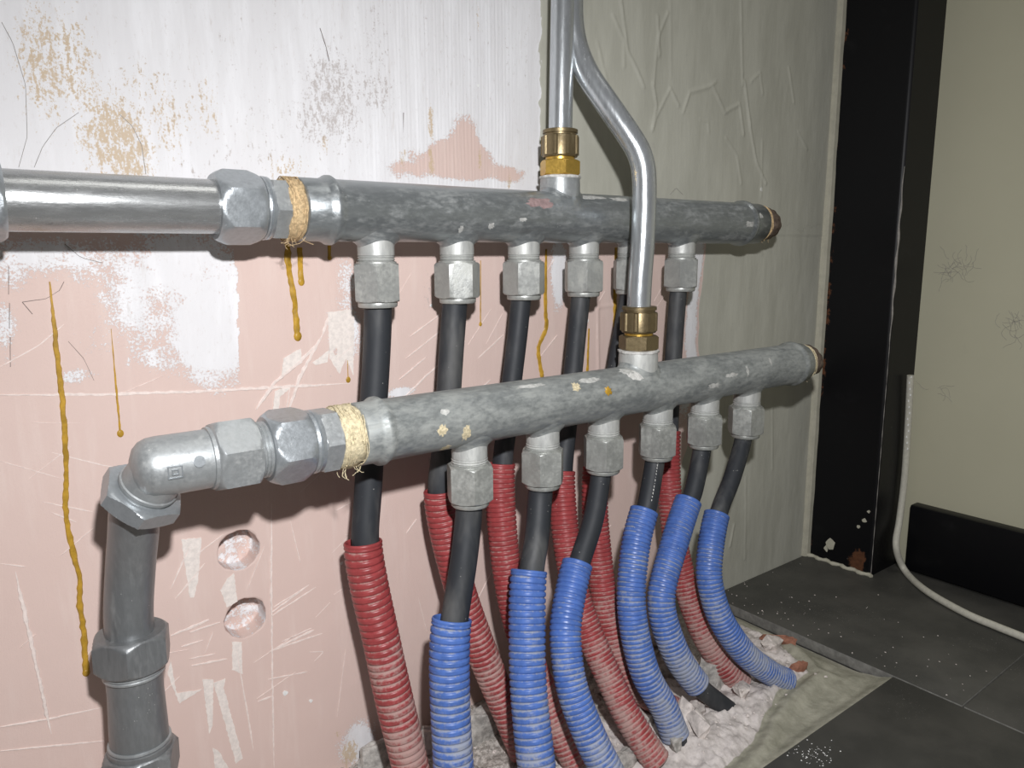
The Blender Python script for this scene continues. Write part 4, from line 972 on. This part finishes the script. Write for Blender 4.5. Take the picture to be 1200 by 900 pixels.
part('union_collar', hexnut((181, LY, LZ), (1, 0, 0), 13, 37.5, .5, 19.2, .08, None, (0, -1, 0)), 'zinc', t, 30)

BEND = np.array((90.0, LY, LZ))
LEG = np.array((-0.40, 0.50, -0.77)); LEG /= np.linalg.norm(LEG)
t = thing('pipe_elbow', 'zinc plated elbow turning down at the left end of the lower manifold', 'elbow', tuple(BEND))
leg1 = lathe(BEND + np.array((28, 0, 0)), (-1, 0, 0), [(0, 17.4), (30, 17.4), (35, 16.9), (39, 15.2), (42, 12), (44, 7), (44.6, 0.5)], 48)
leg2 = lathe(BEND + LEG * -6, LEG, [(0, 2), (.2, 15.9), (27, 15.9)], 48)
part('elbow_body', join(leg1, leg2), 'zinc', t, 50)
part('bend_seam', lathe(BEND + LEG * 14.5, LEG, [(0, 15.8), (.6, 16.8), (2.4, 16.8), (3, 15.8)], 48, None, (False, False)), 'zinc', t, 40)
part('elbow_lip', lathe(BEND + np.array((24.5, 0, 0)), (1, 0, 0), [(0, 17), (.5, 18.5), (2.5, 18.7), (3, 17)], 48), 'zinc', t, 40)
part('elbow_nut', hexnut(tuple(BEND + LEG * 19), tuple(LEG), 11, 41, .25, 20.2, .12, None, (1, 0, 0)), 'zinc_bright', t, 30)
# embossed round boss and square mark on the elbow
fr = np.array((0, -math.cos(.42), math.sin(.42))); side = np.array((1., 0, 0)); vup = np.cross(side, fr) * -1
def emboss(cx, ang, shape, h=.5, r=17.5):
    V = []; F = []
    n = len(shape)
    for hh in (-.4, h):
        for u, v in shape:
            a = ang + v / r; V.append((BEND[0] + cx + u, LY - (r + hh) * math.cos(a), LZ + (r + hh) * math.sin(a)))
    F = [tuple(n + k for k in range(n))] + [(k, (k + 1) % n, n + (k + 1) % n, n + k) for k in range(n)]
    return V, F
circ = lambda r: [(r * math.cos(2 * PI * k / 18), r * math.sin(2 * PI * k / 18)) for k in range(18)]
rect = lambda x0, x1, y0, y1: [(x0, y0), (x1, y0), (x1, y1), (x0, y1)]
part('embossed_boss', emboss(16, .20, circ(3.2), .7), 'zinc_bright', t, 30)
A0 = -.02
part('embossed_mark', join(emboss(3, A0, rect(-4, 4, 3, 3.7)), emboss(3, A0, rect(-4, 4, -3.7, -3)), emboss(3, A0, rect(-4, -3.3, -3.7, 3.7)), emboss(3, A0, rect(3.3, 4, -3.7, 3.7)),
     emboss(3, A0, rect(-1.8, 1.8, 1, 1.6)), emboss(3, A0, rect(-1.8, 1.8, -1.6, -1)), emboss(3, A0, rect(-1.8, -1.2, -1.6, 1.6)), emboss(3, A0, rect(1.2, 1.8, -1.6, 1.6))), 'zinc_bright', t, 0)

t = thing('bent_pipe', 'dark bent steel pipe dropping from the elbow at lower left', 'pipe', tuple(BEND + LEG * 25))
bp = [tuple(BEND + LEG * 20), tuple(BEND + LEG * 31), (75.9, -69.0, 254.3), (73.9, -61.0, 230.4), (71.1, -58.0, 202.2), (71.0, -57.0, 176.1)]
pth, ss = smooth_path(bp, 3.0)
part('steel_tube', tube(pth, 13.9, 48), 'steel_dark', t, 60)
K0 = np.array((71.3, -57.0, 178.9)); K1 = np.array((70.1, -57.0, 100.7)); KD = (K1 - K0) / np.linalg.norm(K1 - K0)
t = thing('pipe_coupling', 'grey steel coupling with two large hexagon nuts on the bent pipe at lower left', 'coupling', tuple(K0))
L = np.linalg.norm(K1 - K0)
part('coupling_nut', hexnut(tuple(K0 - KD * 12), tuple(KD), 23, 40.5, .30, 20, .16, None, (1, 0, 0)), 'steel_dark', t, 30)
part('coupling_body', lathe(tuple(K0 + KD * 9), tuple(KD), [(0, 15), (2, 17.6), (4, 17.8), (5, 16.6), (10, 16.3), (20, 16.2), (L * .55, 17.0), (L - 24, 17.2), (L - 23, 18.8), (L - 20, 18.8), (L - 19, 15)], 56), 'steel_dark', t, 40)
part('coupling_ring', lathe(tuple(K0 + KD * 11.5), tuple(KD), [(0, 16), (.3, 18.2), (1.6, 18.4), (2.2, 17.2), (3.0, 18.0), (4.2, 17.9), (4.6, 16)], 56, None, (False, False)), 'zinc', t, 40)
part('coupling_ring', lathe(tuple(K0 + KD * (L - 17)), tuple(KD), [(0, 16), (.3, 18.4), (1.4, 18.6), (2.0, 17.2), (2.8, 18.2), (4.0, 18.2), (4.4, 16)], 56, None, (False, False)), 'zinc', t, 40)
part('coupling_nut', hexnut(tuple(K1 - KD * 11), tuple(KD), 22, 40, .45, 20, .16, None, (1, 0, 0)), 'steel_dark', t, 30)
t = thing('feed_pipe', 'pipe continuing down below the coupling at the bottom left edge', 'pipe', tuple(K1))
part('steel_tube', tube(np.array([tuple(K1 + KD * k) for k in np.linspace(0, (K1[2] - 2) / -KD[2] + 12, 20)]), 14.2, 40), 'red', t, 60, {'ridge': [1.0] * (20 * 40)})

# ------------------------------------------------------------------ white cable on the floor
t = thing('power_cable', 'white round cable coming down the corner and running out across the dark tiles', 'cable', (960, -110, 4))
cp = [(975.5, -102.0, 263.3), (983.0, -101.0, 194.9), (986.1, -101.0, 125.2), (979.9, -102.0, 67.8), (963.3, -108.0, 38.1), (973.6, -116.9, 5.0), (933.9, -161.7, 4.5), (908.9, -215.9, 4.5), (902.6, -249.5, 4.5), (898.8, -280.2, 4.5), (890.8, -329.1, 4.5), (893.2, -421.8, 4.5)]
pth, _ = smooth_path(cp, 4.0)
part('cable_sheath', tube(pth, 4.3, 14), 'cable', t, 60)
for k in (0,):
    part('paint_drips', join(*[tube(np.array([(p[0] - 3.5, p[1] - 2 + dx, p[2]), (p[0] - 4.3, p[1] - 2 + dx, p[2] - 2.5)]), .9, 5) for p, dx in [((float(pth[i][0]), float(pth[i][1]), float(pth[i][2])), (i % 3) - 1) for i in range(0, 26, 2)]]), 'white_paint', t, 60)['kind'] = 'stuff'

# ------------------------------------------------------------------ rubble
def chunk(name, label, x, y, size, h, seed, mat, tilt=(0, 0, 0), group=None, lift=0.0):
    q = random.Random(seed); bm = bmesh.new()
    for k in range(16):
        a = q.uniform(0, 6.28); r = q.uniform(.55, 1)
        bm.verts.new((size[0] * r * math.cos(a) * .5, size[1] * r * math.sin(a) * .5, h * q.choice([0, 0, 1, 1]) * q.uniform(.7, 1)))
    bmesh.ops.convex_hull(bm, input=bm.verts)
    for v in [v for v in bm.verts if not v.link_faces]: bm.verts.remove(v)
    bmesh.ops.triangulate(bm, faces=bm.faces)
    bmesh.ops.subdivide_edges(bm, edges=list(bm.edges), cuts=2, use_grid_fill=True)
    for v in bm.verts:
        v.co += Vector((q.gauss(0, 1), q.gauss(0, 1), q.gauss(0, 1))) * min(size) * .022
    bm.transform(Matrix.Rotation(tilt[2], 4, 'Z') @ Matrix.Rotation(tilt[0], 4, 'X') @ Matrix.Rotation(tilt[1], 4, 'Y'))
    bm.verts.index_update()
    zmin = min(v.co.z for v in bm.verts); z0 = bed_z(x, y) - 1.5 + lift
    V = [(x + v.co.x, y + v.co.y, z0 + v.co.z - zmin) for v in bm.verts]; F = [tuple(v.index for v in f.verts) for f in bm.faces]; bm.free()
    o = part(name, (V, F), mat, None, 25, None, (x, y, z0))
    return tag(o, label, 'rubble', group)
chunk('broken_plaster', 'largest flat broken plaster shard leaning between the third and fourth blue sleeves', 454.6, -122.9, (58, 34), 13.5, 1, 'crumb', (0.35, 0.1, 0.5))
chunk('broken_plaster', 'flat pale plaster piece lying behind the leaning shard', 483.4, -64.5, (43, 31), 15, 2, 'crumb', (0.1, 0.1, 0.2))
chunk('broken_plaster', 'small plaster lump at the foot of the dusty red sleeve', 516.0, -47.6, (31, 26), 18, 3, 'crumb', (0, 0.1, 0.9))
chunk('broken_plaster', 'thin upright pale shard in front of the fourth blue sleeve end', 488.0, -148.8, (14, 37), 24, 4, 'crumb', (0.5, 0.7, 0.3))
chunk('broken_plaster', 'narrow pale shard lying right of the upright shard', 491.3, -163.5, (17, 34), 15, 5, 'crumb', (0.3, 0.5, -0.3))
chunk('mortar_lump', 'small grey lump below the fourth blue sleeve end', 461.2, -164.9, (23, 14), 13.5, 6, 'crumb_grey', (0, 0, 0.4))
chunk('mortar_lump', 'round grey mortar lump behind the bare black pipe end', 579.6, -116.7, (49, 37), 30, 7, 'crumb_grey', (0, 0, 0.1))
chunk('mortar_lump', 'grey broken block between the fourth and fifth blue sleeves', 556.8, -69.2, (37, 31), 24, 8, 'crumb_grey', (0.1, 0, 0.7))
chunk('broken_plaster', 'pale broken block high between the fourth and fifth blue sleeves', 583.5, -35.9, (31, 26), 21, 9, 'crumb', (0.1, 0.3, 0.2))
chunk('broken_plaster', 'pale plaster flake beside the third blue sleeve', 496.6, -32.5, (31, 20), 15, 10, 'crumb', (0.1, 0.1, -0.2))
chunk('mortar_lump', 'grey grainy lump at the bottom edge beside the dusty red sleeve', 421.3, -147.8, (43, 23), 15, 11, 'crumb_grey', (0.1, 0.2, 0.2))
chunk('mortar_lump', 'large grey mortar block between the first two blue sleeves', 344.2, -40.4, (49, 37), 33, 12, 'crumb_grey', (0.1, 0, 0.3))
chunk('mortar_lump', 'grey mortar piece against the wall behind the first two blue sleeves', 381.1, -25.6, (29, 26), 18, 13, 'crumb_grey', (0.1, 0.2, 0.8))
chunk('broken_plaster', 'pale stone standing left of the first blue sleeve', 297.9, -31.2, (29, 20), 21, 14, 'crumb', (0, 0.2, 0.1))
chunk('mortar_lump', 'flat grey stone left of the first red sleeve at the bottom edge', 252.8, -14.5, (37, 26), 21, 15, 'crumb_grey', (0, 0, 0.3))
chunk('mortar_lump', 'small grey stone against the wall right of the fourth blue sleeve', 620.6, 21.3, (20, 14), 15, 16, 'crumb_grey', (0, 0, 0.2))
chunk('broken_plaster', 'pale plaster crust beside the fifth blue sleeve end', 515.1, -141.2, (37, 23), 10.5, 17, 'crumb', (0.1, 0, 0.3))
chunk('broken_plaster', 'pale crust between the bare pipe end and the rightmost blue sleeve', 572.9, -152.0, (31, 20), 12, 18, 'crumb', (0.1, 0.1, 0.2))
chunk('broken_plaster', 'pale plaster crust behind the end of the rightmost blue sleeve', 675.0, -118.5, (37, 20), 10.5, 19, 'crumb', (0.1, -0.2, 0.1))
chunk('brick_piece', 'long broken red brick edge right of the rightmost blue sleeve', 688.2, -112.9, (58, 13), 9, 20, 'brick', (0.1, 0, -0.75))
chunk('brick_piece', 'short broken red brick edge beside the grey mortar ridge', 657.1, -161.3, (26, 11), 9, 21, 'brick', (0.1, 0, -0.5))
chunk('mortar_lump', 'grey lump between the third blue sleeve and the dusty red sleeve', 431.5, -89.3, (26, 20), 15, 22, 'crumb_grey', (0.2, 0, 0.2))
chunk('broken_plaster', 'small triangular plaster flake right of the leaning shard', 486.2, -107.2, (23, 17), 10.5, 23, 'crumb', (0.2, 0.3, 0.2))
# loose crumbs, too many to count
q = random.Random(5); cr = []
for k in range(780):
    if k < 700:
        x, y = q.uniform(180, 670), -q.uniform(2, 185)
        z = bed_z(x, y)
    else:
        x, y = XJ + abs(q.gauss(0, 70)) + 4, q.uniform(-285, -4); z = 0
        if x > 925: continue
    s_ = q.uniform(.7, 2.6) * (1 if k < 700 else .45)
    V = [(x + s_ * q.uniform(.6, 1.3) * a, y + s_ * q.uniform(.6, 1.3) * b, z + s_ * c_ * q.uniform(.5, 1)) for a, b, c_ in ((1, 0, .3), (-1, 0, .3), (0, 1, .3), (0, -1, .3), (0, 0, 1.1), (0, 0, -.4))]
    cr.append((V, [(0, 2, 4), (2, 1, 4), (1, 3, 4), (3, 0, 4), (2, 0, 5), (1, 2, 5), (3, 1, 5), (0, 3, 5)]))
o = part('plaster_crumbs', join(*cr), 'crumb', floor, 0); o['kind'] = 'stuff'
cr = []
for k in range(70):
    c = ((548.6, -249.1) if k < 40 else (544.0, -238.6)); x, y = c[0] + q.gauss(0, 9), c[1] + q.gauss(0, 5)
    if y > YE - 3: continue
    s_ = q.uniform(.25, .8)
    V = [(x + s_ * q.uniform(.6, 1.3) * a, y + s_ * q.uniform(.6, 1.3) * b, s_ * c_ * .8) for a, b, c_ in ((1, 0, .2), (-1, 0, .2), (0, 1, .2), (0, -1, .2), (0, 0, .8), (0, 0, -.1))]
    cr.append((V, [(0, 2, 4), (2, 1, 4), (1, 3, 4), (3, 0, 4), (2, 0, 5), (1, 2, 5), (3, 1, 5), (0, 3, 5)]))
o = part('paint_crumbs', join(*cr), 'white_paint', floor, 0); o['kind'] = 'stuff'
